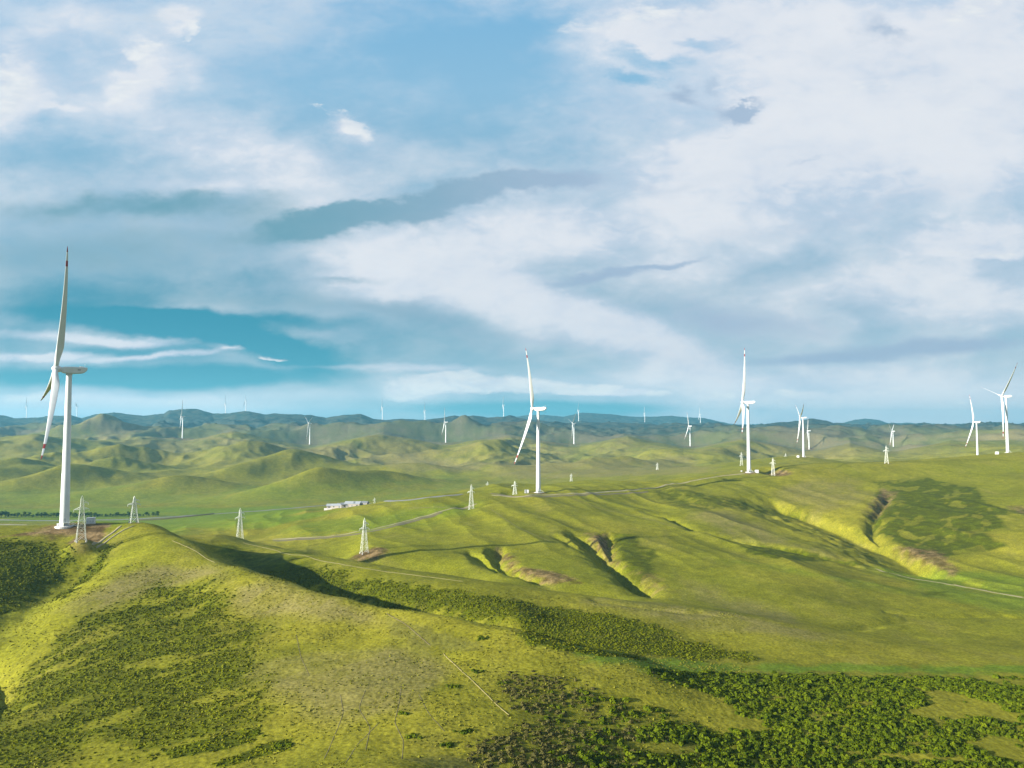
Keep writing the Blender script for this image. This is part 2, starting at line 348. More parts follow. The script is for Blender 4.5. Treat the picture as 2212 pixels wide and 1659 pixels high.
def mesh_np(name, V, Fq, mats=(), smooth=False, parent=None, matidx=None):
    """V (n,3); Fq (m,3|4) ints -> linked object"""
    me = bpy.data.meshes.new(name); V = np.asarray(V, np.float32); Fq = np.asarray(Fq, np.int32)
    me.vertices.add(len(V)); me.vertices.foreach_set('co', V.ravel())
    k = Fq.shape[1]; me.loops.add(Fq.size); me.loops.foreach_set('vertex_index', Fq.ravel())
    me.polygons.add(len(Fq)); me.polygons.foreach_set('loop_start', np.arange(0, Fq.size, k, dtype=np.int32))
    me.polygons.foreach_set('use_smooth', np.full(len(Fq), smooth))
    for m in mats: me.materials.append(m)
    if matidx is not None: me.polygons.foreach_set('material_index', np.asarray(matidx, np.int32))
    me.update(calc_edges=True)
    o = bpy.data.objects.new(name, me); COL.objects.link(o)
    if parent: o.parent = parent
    return o
def tag(o, label=None, cat=None, group=None, kind=None):
    if label: o['label'] = label
    if cat: o['category'] = cat
    if group: o['group'] = group
    if kind: o['kind'] = kind
    return o
def empty(name, loc, rz=0):
    o = bpy.data.objects.new(name, None); COL.objects.link(o); o.location = loc; o.rotation_euler = (0, 0, rz); o.empty_display_size = 1
    return o
def copy_tree(o, parent=None):
    c = o.copy(); COL.objects.link(c); c.parent = parent
    for ch in o.children: copy_tree(ch, c)
    return c
# ------------------------------------------------------------------ look
EXPO = 1.74; SUN_E = 5.0
HAZE_COL = (.15, .47, .62, 1); HAZE_D = 0.8e-4
G_A = (.142, .146, .008); G_B = (.172, .156, .013); G_C = (.102, .104, .007); G_D = (.178, .156, .030)
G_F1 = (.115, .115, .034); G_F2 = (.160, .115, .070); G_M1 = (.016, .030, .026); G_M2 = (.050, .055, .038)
G_DRY = (.150, .126, .042); G_LUSH = (.085, .142, .008); G_S1 = (.024, .034, .0005); G_S2 = (.062, .073, .001)
G_E1 = (.060, .032, .013); G_E2 = (.17, .11, .055)
# ------------------------------------------------------------------ ground cover regions (outlined on the image, kept as world polygons)
def dens(poly, step=60):
    out = []
    for a, b in zip(poly, poly[1:] + poly[:1]):
        n = max(1, int(math.hypot(b[0] - a[0], b[1] - a[1]) / step))
        out += [(a[0] + (b[0] - a[0]) * k / n, a[1] + (b[1] - a[1]) * k / n) for k in range(n)]
    return out
def wpoly(poly, dmin=150): return [hitg(x, y, 90) for x, y in dens(poly)]
def inpoly(X, Y, wp):
    ins = np.zeros(X.shape, bool)
    for a, b in zip(wp, wp[1:] + wp[:1]):
        if a[1] == b[1]: continue
        c = ((a[1] > Y) != (b[1] > Y)) & (X < (b[0] - a[0]) * (Y - a[1]) / (b[1] - a[1]) + a[0])
        ins ^= c
    return ins
def sdist(X, Y, wp):                            # + inside
    d, _ = segdist(X, Y, wp + wp[:1]); return np.where(inpoly(X, Y, wp), d, -d)
# kind, strength, edge softness (fraction of distance), gap amount, gap size, polygon
REG = [
 ('shrub', .85, .035, .7, 12, [(-60, 1560), (0, 1540), (40, 1470), (90, 1400), (180, 1330), (300, 1290), (340, 1262), (400, 1270), (460, 1245), (490, 1275), (500, 1310), (480, 1340), (560, 1345), (590, 1365), (540, 1400), (560, 1440), (575, 1480), (590, 1530), (560, 1560), (480, 1590), (380, 1620), (300, 1640), (200, 1600), (80, 1700), (-60, 1700)]),
 ('shrub', 1, .004, .3, 6, [(350, 1620), (500, 1580), (565, 1568), (550, 1600), (470, 1625), (370, 1640)]),
 ('shrub', 1, .004, .3, 6, [(590, 1600), (640, 1590), (620, 1620), (480, 1659), (460, 1650)]),
 ('shrub', 1, .012, .45, 7, [(-80, 1170), (60, 1166), (130, 1185), (160, 1215), (150, 1240), (100, 1270), (50, 1305), (0, 1340), (-80, 1370)]),
 ('shrub', 1, .012, .3, 6, [(120, 1290), (170, 1250), (215, 1200), (232, 1175), (250, 1180), (225, 1225), (170, 1265), (140, 1292)]),
 ('shrub', 1, .02, .35, 8, [(470, 1172), (520, 1182), (600, 1202), (750, 1242), (900, 1264), (1100, 1292), (1200, 1312), (1300, 1332), (1400, 1362), (1500, 1384), (1660, 1424), (1640, 1428), (1450, 1424), (1300, 1405), (1150, 1380), (1100, 1350), (900, 1320), (750, 1290), (600, 1250), (520, 1220), (470, 1190)]),  # shrubs, thickened so their dark colour carries the flank's shade
 ('shrub', 1, .012, .25, 7, [(1190, 1310), (1300, 1322), (1420, 1350), (1460, 1372), (1340, 1372), (1220, 1340)]),
 ('shrub', 1, .012, .25, 7, [(480, 1180), (560, 1205), (700, 1250), (820, 1285), (900, 1305), (900, 1322), (760, 1290), (600, 1245), (500, 1215)]),  # darker shrub band standing in for the near ridge's shadow on the flank
 ('lush', 1, .02, .1, 9, [(1130, 1370), (1200, 1385), (1300, 1408), (1400, 1418), (1500, 1428), (1600, 1436), (1900, 1438), (2300, 1436), (2300, 1456), (1500, 1452), (1400, 1450), (1300, 1430), (1140, 1392)]),
 ('shrub', 1, .01, .4, 6, [(1120, 1368), (1180, 1378), (1250, 1398), (1330, 1412), (1390, 1418), (1380, 1426), (1250, 1412), (1140, 1390)]),
 ('bush', 1, .02, .55, 8, [(1400, 1446), (1530, 1452), (1700, 1458), (1950, 1462), (2300, 1468), (2300, 1720), (1250, 1720), (1000, 1640), (1030, 1600), (1130, 1565), (1330, 1575), (1400, 1555), (1470, 1560), (1560, 1580), (1600, 1545), (1560, 1510), (1490, 1490), (1420, 1462)]),
 ('bush', .85, .02, .75, 7, [(1080, 1480), (1100, 1450), (1180, 1455), (1260, 1490), (1320, 1500), (1370, 1530), (1480, 1535), (1420, 1560), (1300, 1575), (1160, 1570), (1100, 1540)]),
 ('clear', 1, .01, .2, 6, [(1980, 1478), (2080, 1500), (2180, 1530), (2212, 1560), (2100, 1550), (2030, 1565), (1960, 1540), (2000, 1510)]),
 ('clear', 1, .008, .2, 6, [(2060, 1462), (2130, 1462), (2260, 1474), (2250, 1484), (2150, 1478)]),
 ('clear', 1, .008, .3, 6, [(1880, 1625), (2000, 1628), (2090, 1640), (2060, 1650), (1940, 1640)]),
 ('clear', 1, .008, .3, 6, [(2120, 1585), (2230, 1600), (2230, 1660), (2160, 1640), (2080, 1605)]),
 ('clear', 1, .008, .2, 6, [(1470, 1470), (1530, 1500), (1590, 1545), (1660, 1555), (1640, 1585), (1540, 1570), (1480, 1545)]),
 ('clear', 1, .008, .3, 6, [(1340, 1600), (1480, 1608), (1500, 1625), (1380, 1630)]),
 ('brown', 1, .008, .5, 6, [(860, 1640), (960, 1634), (1040, 1645), (1080, 1665), (960, 1665)]),
 ('brown', .7, .01, .5, 6, [(830, 1330), (900, 1350), (1030, 1388), (1042, 1408), (900, 1400), (845, 1370)]),
 ('shrub', 1, .006, .55, 20, [(1890, 1070), (1900, 1050), (1960, 1038), (2000, 1030), (2080, 1050), (2110, 1052), (2130, 1085), (2180, 1102), (2300, 1080), (2300, 1110), (2160, 1114), (2180, 1140), (2120, 1150), (2180, 1180), (2080, 1195), (2030, 1205), (1990, 1212), (1960, 1192), (1930, 1172), (1880, 1152), (1880, 1130), (1915, 1092)]),
 ('shrub', .9, .008, .5, 12, [(1322, 1150), (1370, 1155), (1390, 1180), (1424, 1190), (1410, 1220), (1425, 1238), (1380, 1262), (1350, 1235), (1330, 1200)]),
 ('shrub', 1, .006, .35, 9, [(1600, 1180), (1640, 1174), (1740, 1192), (1885, 1226), (1780, 1212), (1680, 1207), (1620, 1197)]),
 ('shrub', .8, .01, .8, 10, [(1400, 1060), (1470, 1055), (1620, 1085), (1760, 1110), (1700, 1125), (1600, 1100), (1480, 1100)]),
 ('shrub', .9, .01, .7, 9, [(1880, 1040), (1950, 1035), (1945, 1048), (1890, 1050)]),
 ('shrub', .7, .01, .8, 12, [(1990, 1275), (2060, 1278), (2060, 1290), (1990, 1286)]),
 ('dirt', 1, .006, .2, 6, [(40, 1152), (90, 1146), (140, 1133), (230, 1131), (252, 1129), (235, 1140), (222, 1165), (200, 1180), (150, 1172), (165, 1155), (110, 1154), (0, 1160)]),
 ('dirt', .9, .01, .4, 8, [(1268, 1152), (1318, 1156), (1322, 1205), (1345, 1230), (1310, 1212), (1285, 1185)]),
 ('dirt', .9, .01, .4, 8, [(1072, 1180), (1108, 1200), (1115, 1228), (1210, 1238), (1262, 1262), (1180, 1264), (1110, 1243), (1085, 1212)]),
 ('dirt', .8, .01, .4, 8, [(1935, 1185), (1990, 1183), (2045, 1198), (2075, 1235), (2060, 1245), (2010, 1222), (1960, 1205)]),
 ('dirt', .8, .01, .5, 8, [(1905, 1055), (1935, 1062), (1920, 1090), (1896, 1120), (1870, 1122), (1880, 1090)]),
 ('dirt', .6, .01, .5, 8, [(2175, 1092), (2260, 1092), (2260, 1110), (2190, 1106)]),
 ('dirt', .6, .02, .5, 8, [(1380, 1235), (1420, 1245), (1440, 1275), (1420, 1285), (1390, 1260)]),
 ('dry', 1, .03, .4, 30, [(150, 1310), (230, 1245), (340, 1205), (430, 1225), (560, 1260), (780, 1310), (900, 1350), (760, 1350), (700, 1335), (560, 1330), (500, 1300), (460, 1240), (330, 1280), (200, 1320)]),
 ('dry', .8, .03, .4, 30, [(560, 1440), (700, 1420), (850, 1400), (1000, 1440), (900, 1530), (700, 1560), (590, 1530)]),
 ('dry', .8, .03, .4, 30, [(1480, 1110), (1560, 1100), (1720, 1170), (1840, 1215), (1700, 1190), (1560, 1150)]),
 ('dry', .7, .03, .4, 30, [(1680, 1040), (1850, 1040), (1880, 1080), (1760, 1110), (1700, 1080)]),
 ('dry', .8, .03, .4, 30, [(1300, 1290), (1560, 1320), (1800, 1370), (1780, 1385), (1500, 1350), (1260, 1300)]),
 ('dry', .7, .03, .4, 30, [(1500, 1260), (1620, 1300), (1800, 1350), (1740, 1362), (1600, 1325), (1480, 1290)]),
 ('dry', 1, .02, .4, 60, [(600, 965), (720, 965), (1060, 1000), (1050, 1020), (900, 1015), (700, 990)]),
 ('dry', .8, .02, .4, 60, [(1040, 1000), (1500, 985), (1600, 1020), (1300, 1030), (1080, 1035)]),
 ('lush', .9, .03, .3, 60, [(-200, 1100), (300, 1096), (640, 1092), (700, 1112), (600, 1140), (400, 1140), (-200, 1118)]),
 ('lush', .6, .03, .4, 40, [(620, 1130), (900, 1100), (1040, 1080), (1000, 1110), (800, 1150), (640, 1160)]),
 ('lush', .45, .03, .6, 60, [(-200, 1050), (500, 1050), (1000, 1020), (1040, 1050), (900, 1080), (500, 1092), (-200, 1095)]),
 ('lush', .7, .03, .4, 40, [(1880, 1230), (2300, 1240), (2300, 1330), (2050, 1300)]),
 ('lush', .6, .03, .5, 40, [(1560, 1210), (1700, 1225), (2000, 1280), (2212, 1300), (2212, 1330), (1900, 1270)]),
]
REGW = []
for k, s, e, g, gs, pl in REG:
    REGW.append((k, s, e, g, gs, wpoly(pl, 150)))
def cover(X, Y):
    out = {q: np.zeros(X.shape) for q in ('shrub', 'bush', 'clear', 'brown', 'dirt', 'dry', 'lush')}
    for k, s, e, g, gs, wp in REGW:
        a = np.array(wp); mD = np.median(a[:, 1]); soft = e * mD
        m = (X > a[:, 0].min() - 3 * soft) & (X < a[:, 0].max() + 3 * soft) & (Y > a[:, 1].min() - 3 * soft) & (Y < a[:, 1].max() + 3 * soft)
        if not m.any(): continue
        x = X[m]; y = Y[m]
        n = fbm((x * .64 + .77 * y) / (gs * 1.9), (y * .64 - x * .77) / (gs * .95), 3, seed=60 + len(k)) if k != 'bush' else fbm(x / gs, y * .7 / gs, 3, seed=63)
        sd = sdist(x, y, wp) / soft + n * 1.6
        v = s * sstep(-.6, .8, sd) * (1 - g * sstep(*((.0, .22) if gs < 16 else (.02, .10)), n - .28 + g * .32))
        out[k][m] = np.maximum(out[k][m], v)
    # dug soil round pylons and turbine pads
    for (x0, y0), rr, st in SOIL:
        d = np.hypot(X - x0, Y - y0); m = d < rr * 2
        if m.any(): out['dirt'][m] = np.maximum(out['dirt'][m], st * (1 - sstep(.55, 1.15, d[m] / rr + .35 * fbm(X[m] / 5, Y[m] / 5, 3, seed=77))))
    out['bush'] *= 1 - out['clear']
    return out
SOIL = []
for i, (x, y, D, *_) in enumerate(TURB):
    p = P(x, y, D); SOIL.append(((p[0], p[1] - 3), {0: 15, 1: 9, 2: 9, 3: 9, 6: 60, 7: 40, 10: 55}.get(i, 9 if D < 2000 else 22), .8))
for (x, y, D, k, l) in PYL[:9]:
    p = P(x, y, D); rr = {384: 6, 500: 13, 925: 17}.get(D, 5); SOIL.append(((p[0] + rr * .3, p[1] - rr * .2), rr, .95 if rr > 6 else .5))
CV = cover(GX.ravel(), GY.ravel())


# ------------------------------------------------------------------ materials
def newmat(name):
    m = bpy.data.materials.new(name); m.use_nodes = True; nt = m.node_tree
    return m, nt, nt.nodes['Principled BSDF']
def mixrgb(nt, fac, a, b, mode='MIX'):
    n = nt.nodes.new('ShaderNodeMix'); n.data_type = 'RGBA'; n.blend_type = mode
    for s, v in ((n.inputs[0], fac), (n.inputs[6], a), (n.inputs[7], b)):
        if hasattr(v, 'is_linked') or hasattr(v, 'links'): nt.links.new(v, s)
        else: s.default_value = v if not isinstance(v, tuple) else (*v[:3], 1)
    return n.outputs[2]
def noise(nt, vec, scale, det=4, rough=.5, dim='3D'):
    n = nt.nodes.new('ShaderNodeTexNoise'); n.noise_dimensions = dim
    n.inputs['Scale'].default_value = scale; n.inputs['Detail'].default_value = det; n.inputs['Roughness'].default_value = rough
    if vec is not None: nt.links.new(vec, n.inputs['Vector'])
    return n.outputs['Fac']
def mrange(nt, v, a, b, c=0., d=1., smooth=True):
    n = nt.nodes.new('ShaderNodeMapRange'); n.interpolation_type = 'SMOOTHSTEP' if smooth else 'LINEAR'
    nt.links.new(v, n.inputs[0])
    for i, q in enumerate((a, b, c, d)): n.inputs[i + 1].default_value = q
    return n.outputs[0]
def mth(nt, op, *a):
    n = nt.nodes.new('ShaderNodeMath'); n.operation = op
    for i, v in enumerate(a):
        if hasattr(v, 'links'): nt.links.new(v, n.inputs[i])
        else: n.inputs[i].default_value = v
    return n.outputs[0]
def plain(name, col, rough=.6, var=.15, scale=3., metal=0., col2=None, bump=0.):
    m, nt, b = newmat(name)
    tc = nt.nodes.new('ShaderNodeTexCoord')
    f = noise(nt, tc.outputs['Object'], scale, 5, .6)
    f = mrange(nt, f, .3, .7)
    c2 = col2 or tuple(c * (1 - var) for c in col)
    nt.links.new(mixrgb(nt, f, col, c2), b.inputs['Base Color'])
    b.inputs['Roughness'].default_value = rough; b.inputs['Metallic'].default_value = metal
    if bump:
        bp = nt.nodes.new('ShaderNodeBump'); bp.inputs['Strength'].default_value = bump; bp.inputs['Distance'].default_value = .05
        nt.links.new(f, bp.inputs['Height']); nt.links.new(bp.outputs[0], b.inputs['Normal'])
    return m
M = {}
M['white'] = plain('turbine_white', (.52, .53, .515), .45, .10, .15)
M['red'] = plain('blade_red', (.24, .012, .012), .5, .1)
M['grey'] = plain('steel_grey', (.42, .43, .43), .5, .15)
M['galv'] = plain('galvanised_steel', (.60, .61, .53), .55, .12, .5)
M['cabinet'] = plain('cabinet_white', (.5, .5, .5), .5, .1, 1.2)
M['cabgrey'] = plain('louvre_grey', (.25, .26, .27), .6, .15)
M['conc'] = plain('concrete', (.5, .47, .44), .85, .3, .6, bump=.3)
M['roofw'] = plain('white_sheet_roof', (.27, .28, .29), .5, .1)
M['roofg'] = plain('grey_roof', (.16, .17, .18), .7, .3)
M['wallf'] = plain('farm_wall', (.34, .30, .26), .9, .25)
M['dark'] = plain('dark_glass', (.03, .035, .04), .3, .1)
M['bark'] = plain('bark', (.08, .055, .035), .9, .3)
M['trackpale'] = plain('pale_dirt_track', (.22, .18, .10), .95, .3, .05, col2=(.15, .13, .06), bump=.3)
M['trackdark'] = plain('dark_dirt_bank', (.075, .058, .02), .95, .3, .08, col2=(.10, .08, .03), bump=.3)
M['trackfaint'] = plain('worn_path', (.20, .165, .06), .95, .3, .3, col2=(.14, .12, .03))
M['road'] = plain('asphalt_road', (.13, .13, .12), .9, .2, .02)
def foliage(name, c1, c2, obj_random=False, rough=.8):
    m, nt, b = newmat(name)
    if obj_random:
        oi = nt.nodes.new('ShaderNodeObjectInfo'); f = oi.outputs['Random']
    else:
        at = nt.nodes.new('ShaderNodeAttribute'); at.attribute_name = 'tint'; f = at.outputs['Fac']
    g = nt.nodes.new('ShaderNodeNewGeometry'); n = noise(nt, g.outputs['Position'], 1.3, 3, .6)
    f2 = mth(nt, 'ADD', mth(nt, 'MULTIPLY', f, .65), mth(nt, 'MULTIPLY', mrange(nt, n, .3, .7), .35))
    nt.links.new(mixrgb(nt, f2, c1, c2), b.inputs['Base Color'])
    b.inputs['Roughness'].default_value = rough
    try: b.inputs['Specular IOR Level'].default_value = .03
    except Exception: pass
    return m
M['bush'] = foliage('bush_green', (.022, .040, .001), (.095, .115, .003))
M['bushi'] = foliage('bush_green_single', (.022, .040, .001), (.085, .105, .003), True)
M['bushbrown'] = foliage('bush_brown', (.050, .046, .012), (.095, .085, .022))
M['tuft'] = foliage('tuft_green', (.058, .068, .001), (.145, .148, .006))
M['crown'] = foliage('tree_crown', (.030, .055, .010), (.060, .090, .016), True)
# grass ground
gm, nt, b = newmat('hill_grass')
geo = nt.nodes.new('ShaderNodeNewGeometry'); pos = geo.outputs['Position']
at = nt.nodes.new('ShaderNodeAttribute'); at.attribute_name = 'cover'
sp = nt.nodes.new('ShaderNodeSeparateColor'); nt.links.new(at.outputs['Color'], sp.inputs[0])
shrub, dirt, dry = sp.outputs; lush = at.outputs['Alpha']
n_big = noise(nt, pos, .0045, 4, .55); n_mid = noise(nt, pos, .022, 5, .6); n_sm = noise(nt, pos, .16, 5, .65); n_fi = noise(nt, pos, .9, 4, .7)
n_far = noise(nt, pos, .0016, 5, .6)
mp = nt.nodes.new('ShaderNodeMapping'); mp.inputs['Scale'].default_value = (1, .35, 1); mp.inputs['Rotation'].default_value = (0, 0, R(-20)); nt.links.new(pos, mp.inputs[0])
n_st = noise(nt, mp.outputs[0], .05, 5, .6)
c = mixrgb(nt, mrange(nt, n_big, .35, .65), G_A, G_B)
c = mixrgb(nt, mth(nt, 'MULTIPLY', mrange(nt, n_mid, .42, .64), .75), c, G_C)
c = mixrgb(nt, mth(nt, 'MULTIPLY', mrange(nt, n_st, .5, .72), .4), c, G_D)
ps = nt.nodes.new('ShaderNodeSeparateXYZ'); nt.links.new(pos, ps.inputs[0])
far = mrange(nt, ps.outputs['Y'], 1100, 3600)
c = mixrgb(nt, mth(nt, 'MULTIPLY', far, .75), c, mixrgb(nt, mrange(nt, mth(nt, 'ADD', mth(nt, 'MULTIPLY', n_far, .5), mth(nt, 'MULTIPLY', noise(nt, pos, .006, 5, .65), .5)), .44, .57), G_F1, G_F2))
c = mixrgb(nt, mth(nt, 'MULTIPLY', dry, mrange(nt, n_sm, .25, .6, .4, .9)), c, G_DRY)
c = mixrgb(nt, mth(nt, 'MULTIPLY', lush, .75), c, G_LUSH)
c = mixrgb(nt, mrange(nt, ps.outputs['Y'], 2600, 4200, 0, 1.), c, mixrgb(nt, mrange(nt, n_mid, .4, .6), G_M1, G_M2))  # by distance: bluish haze tone put into the mountains' own colour
c = mixrgb(nt, mth(nt, 'MULTIPLY', shrub, mrange(nt, n_sm, .25, .6, .7, 1.)), c, mixrgb(nt, mrange(nt, n_sm, .35, .62), G_S1, G_S2))
c = mixrgb(nt, mth(nt, 'MULTIPLY', dirt, .92), c, mixrgb(nt, mrange(nt, n_sm, .35, .65), G_E1, G_E2))
tus = mrange(nt, n_fi, .38, .62, .72, 1.18); sm2 = mrange(nt, n_sm, .3, .7, .84, 1.14)
vm = nt.nodes.new('ShaderNodeVectorMath'); vm.operation = 'SCALE'; nt.links.new(c, vm.inputs[0]); nt.links.new(mth(nt, 'MULTIPLY', tus, sm2), vm.inputs['Scale'])
nt.links.new(vm.outputs[0], b.inputs['Base Color']); b.inputs['Roughness'].default_value = .95
b.inputs['Specular IOR Level'].default_value = .05
bp = nt.nodes.new('ShaderNodeBump'); bp.inputs['Strength'].default_value = .55; bp.inputs['Distance'].default_value = .5
nt.links.new(mth(nt, 'ADD', mth(nt, 'MULTIPLY', n_fi, .6), mth(nt, 'MULTIPLY', n_sm, .8)), bp.inputs['Height']); nt.links.new(bp.outputs[0], b.inputs['Normal'])
M['ground'] = gm


nph, nr = GX.shape
ii = np.arange(nph)[:, None]; jj = np.arange(nr - 1)[None]; i2 = (ii + 1) % nph
quads = np.stack([ii * nr + jj, i2 * nr + jj, i2 * nr + jj + 1, ii * nr + jj + 1] if False else [ii * nr + jj, ii * nr + jj + 1, i2 * nr + jj + 1, i2 * nr + jj], -1).reshape(-1, 4)
TV = np.stack([GX, GY, GZ], -1).reshape(-1, 3)
ground = mesh_np('ground', TV, quads, [M['ground']], smooth=True)
tag(ground, kind='structure')
ca = ground.data.attributes.new('cover', 'FLOAT_COLOR', 'POINT')
sh = np.maximum(CV['shrub'], .55 * CV['bush']); sh = np.maximum(sh, .6 * CV['brown'])
dr = np.maximum(CV['dry'], .9 * CV['brown'])
ca.data.foreach_set('color', np.stack([sh, CV['dirt'], dr, CV['lush']], -1).astype(np.float32).ravel())

def strip(name, pix, width, mat, lift=.12, raise_=0., dmin=150, n_across=5, seg=2.5, world=None):
    """a track or bank draped on the ground along an image polyline"""
    w = world or [hitg(x, y, dmin) for x, y in dens2(pix)]
    pts = [np.array(w[0], float)]
    for a, b in zip(w[:-1], w[1:]):
        a = np.array(a, float); b = np.array(b, float); L = np.linalg.norm(b - a); n = max(1, int(L / seg))
        pts += [a + (b - a) * (k + 1) / n for k in range(n)]
    pts = np.array(pts)
    for _ in range(6): pts[1:-1] = .25 * pts[:-2] + .5 * pts[1:-1] + .25 * pts[2:]
    t = np.gradient(pts, axis=0); t /= np.linalg.norm(t, axis=1)[:, None] + 1e-9; nn = np.stack([t[:, 1], -t[:, 0]], 1)
    arc = np.arange(len(pts)) * .37
    wv = width * (1 + .22 * fbm(arc, arc * 0 + 5, 2)); wv[0] *= .3; wv[-1] *= .3
    V = []
    for k in range(n_across):
        s = k / (n_across - 1) - .5
        xy = pts + nn * (wv * s)[:, None]
        z = gz(xy[:, 0], xy[:, 1]) + lift + raise_ * max(0, 1 - (2 * s)**2) * (1 + .3 * fbm(arc * 2, arc * 0 + k, 2))
        if k in (0, n_across - 1): z -= lift + .4
        V.append(np.column_stack([xy, z]))
    V = np.stack(V, 1).reshape(-1, 3); m = len(pts)
    i = np.arange(m - 1)[:, None]; k = np.arange(n_across - 1)[None]
    q = np.stack([i * n_across + k, (i + 1) * n_across + k, (i + 1) * n_across + k + 1, i * n_across + k + 1], -1).reshape(-1, 4)
    o = mesh_np(name, V, q[:, ::-1], [mat], smooth=True)
    return tag(o, kind='structure')
def dens2(pl, step=30):
    out = [pl[0]]
    for a, b in zip(pl[:-1], pl[1:]):
        n = max(1, int(math.hypot(b[0] - a[0], b[1] - a[1]) / step)); out += [(a[0] + (b[0] - a[0]) * (k + 1) / n, a[1] + (b[1] - a[1]) * (k + 1) / n) for k in range(n)]
    return out
strip('dirt_track', [(588, 1165), (660, 1162), (720, 1157), (787, 1147), (850, 1133), (910, 1116), (960, 1103), (1010, 1094), (1030, 1088)], 3.6, M['trackpale'], .15)
strip('ditch_bank', [(590, 1168), (660, 1165), (720, 1160), (787, 1151), (850, 1137), (910, 1120), (955, 1107)], 9, M['trackdark'], .14, .0)
strip('dirt_track', [(1062, 1070), (1110, 1074), (1170, 1069), (1240, 1066), (1300, 1063), (1360, 1059), (1430, 1051), (1500, 1038), (1550, 1029), (1610, 1023)], 5, M['trackpale'], .2)
strip('ditch_bank', [(1060, 1066), (1100, 1072), (1150, 1073), (1230, 1071), (1300, 1068), (1400, 1062)], 7, M['trackdark'], .16)
strip('path', [(372, 1168), (400, 1180), (430, 1195), (464, 1215)], 0.6, M['trackfaint'], .04, .1, seg=1)
strip('path', [(958, 1412), (985, 1438), (1015, 1465), (1040, 1490), (1070, 1520), (1100, 1545)], .45, M['trackfaint'], .04, .1, seg=1)
strip('path', [(835, 1325), (870, 1345), (900, 1370), (930, 1395)], .35, M['trackdark'], .05, .1, seg=1)
strip('path', [(525, 1172), (600, 1190), (680, 1208), (750, 1222), (830, 1234), (1000, 1256)], 1.2, M['trackfaint'], .05, .05, seg=1.5)
strip('path', [(200, 1178), (222, 1165), (245, 1150), (262, 1136)], 2.2, M['trackpale'], .12, .15, seg=1)
strip('path', [(208, 1184), (236, 1165), (262, 1148), (290, 1136)], 1.6, M['trackpale'], .12, .15, seg=1)
strip('path', [(1890, 1228), (1960, 1248), (2050, 1262), (2130, 1276), (2212, 1292)], 2.5, M['trackpale'], .12)
strip('ditch_bank', [(880, 1098), (940, 1095), (1000, 1098), (940, 1118), (860, 1135)][:3], 1.6, M['trackdark'], .1)
strip('road', [(-260, 1119), (-60, 1122), (80, 1125), (220, 1124), (300, 1121), (380, 1116), (440, 1112), (560, 1104), (690, 1093), (740, 1087), (800, 1088), (880, 1082), (1000, 1068)], 9, M['road'], .5, dmin=600, seg=8)
strip('field_track', [(-200, 1131), (0, 1133), (60, 1134)], 12, M['trackpale'], .4, dmin=600, seg=8)
strip('embankment', [(290, 1125), (360, 1121), (440, 1113), (462, 1110)], 10, M['trackdark'], .5, .8, dmin=600, seg=8)
for pl in ([(868, 1478), (862, 1520), (852, 1560), (872, 1600), (868, 1640)], [(790, 1490), (775, 1530), (800, 1570), (790, 1620)], [(735, 1500), (742, 1540), (722, 1590), (700, 1640)],
           [(905, 1500), (925, 1540), (960, 1580)], [(640, 1370), (650, 1420), (668, 1460)], [(820, 1560), (770, 1610), (745, 1650)]):
    strip('animal_trail', pl, .32, M['trackdark'], .03, 0, seg=.8)
strip('dirt_track', [(2212, 1290), (2120, 1276), (2060, 1262)], 2.2, M['trackfaint'], .1)
strip('animal_trail', [(1060, 1100), (1120, 1140), (1190, 1170)], .8, M['trackdark'], .05)
strip('animal_trail', [(1240, 1078), (1300, 1100), (1400, 1120), (1460, 1140)], .9, M['trackdark'], .05)

# ------------------------------------------------------------------ shrubs: leaf-clump meshes
def clump(nq, rx, rz, size, seed, flat=.0):
    """nq leaf clumps spread through a low dome -> (nq,4,3)"""
    g = np.random.default_rng(seed); out = np.zeros((nq, 4, 3))
    for i in range(nq):
        a = g.uniform(0, 2 * math.pi); e = math.asin(g.uniform(-.1, 1)); rr = g.uniform(.45, 1.0) ** .6
        lob = 1 + .22 * math.sin(3 * a + seed) + .15 * math.sin(5 * a + 2 * seed)
        n = np.array([math.cos(a) * math.cos(e), math.sin(a) * math.cos(e), math.sin(e)])
        c = n * np.array([rx * lob, rx * lob, rz]) * rr; c[2] = max(c[2], .02)
        nn = n + g.normal(0, .3, 3); nn[2] += .15; nn /= np.linalg.norm(nn)
        t = np.cross(nn, g.normal(0, 1, 3)); t /= np.linalg.norm(t); b_ = np.cross(nn, t)
        s = size * g.uniform(.6, 1.25)
        out[i] = [c - t * s - b_ * s * .7, c + t * s * .8 - b_ * s, c + t * s + b_ * s * .8, c - t * s * .9 + b_ * s]
    return out
def scatter_mesh(name, protos, xy, scale, mat, tint, zoff=-.05):
    xy = np.asarray(xy); n = len(xy); z = gz(xy[:, 0], xy[:, 1]) + zoff
    ang = rng.uniform(0, 2 * math.pi, n); which = rng.integers(0, len(protos), n)
    Vs = []; Ts = []
    for k, p in enumerate(protos):
        m = which == k
        if not m.any(): continue
        c, s = np.cos(ang[m])[:, None, None], np.sin(ang[m])[:, None, None]; sc = scale[m][:, None, None]
        x = (p[None, :, :, 0] * c - p[None, :, :, 1] * s) * sc + xy[m, 0][:, None, None]
        y = (p[None, :, :, 0] * s + p[None, :, :, 1] * c) * sc + xy[m, 1][:, None, None]
        zz = p[None, :, :, 2] * sc * rng.uniform(.8, 1.2, m.sum())[:, None, None] + z[m][:, None, None]
        v = np.stack([x, y, zz], -1); Vs.append(v.reshape(-1, 3)); Ts.append(np.repeat(tint[m], p.shape[0] * 4))
    V = np.concatenate(Vs); T = np.concatenate(Ts)
    o = mesh_np(name, V, np.arange(len(V)).reshape(-1, 4), [mat])
    a = o.data.attributes.new('tint', 'FLOAT', 'POINT'); a.data.foreach_set('value', T.astype(np.float32))
    return o
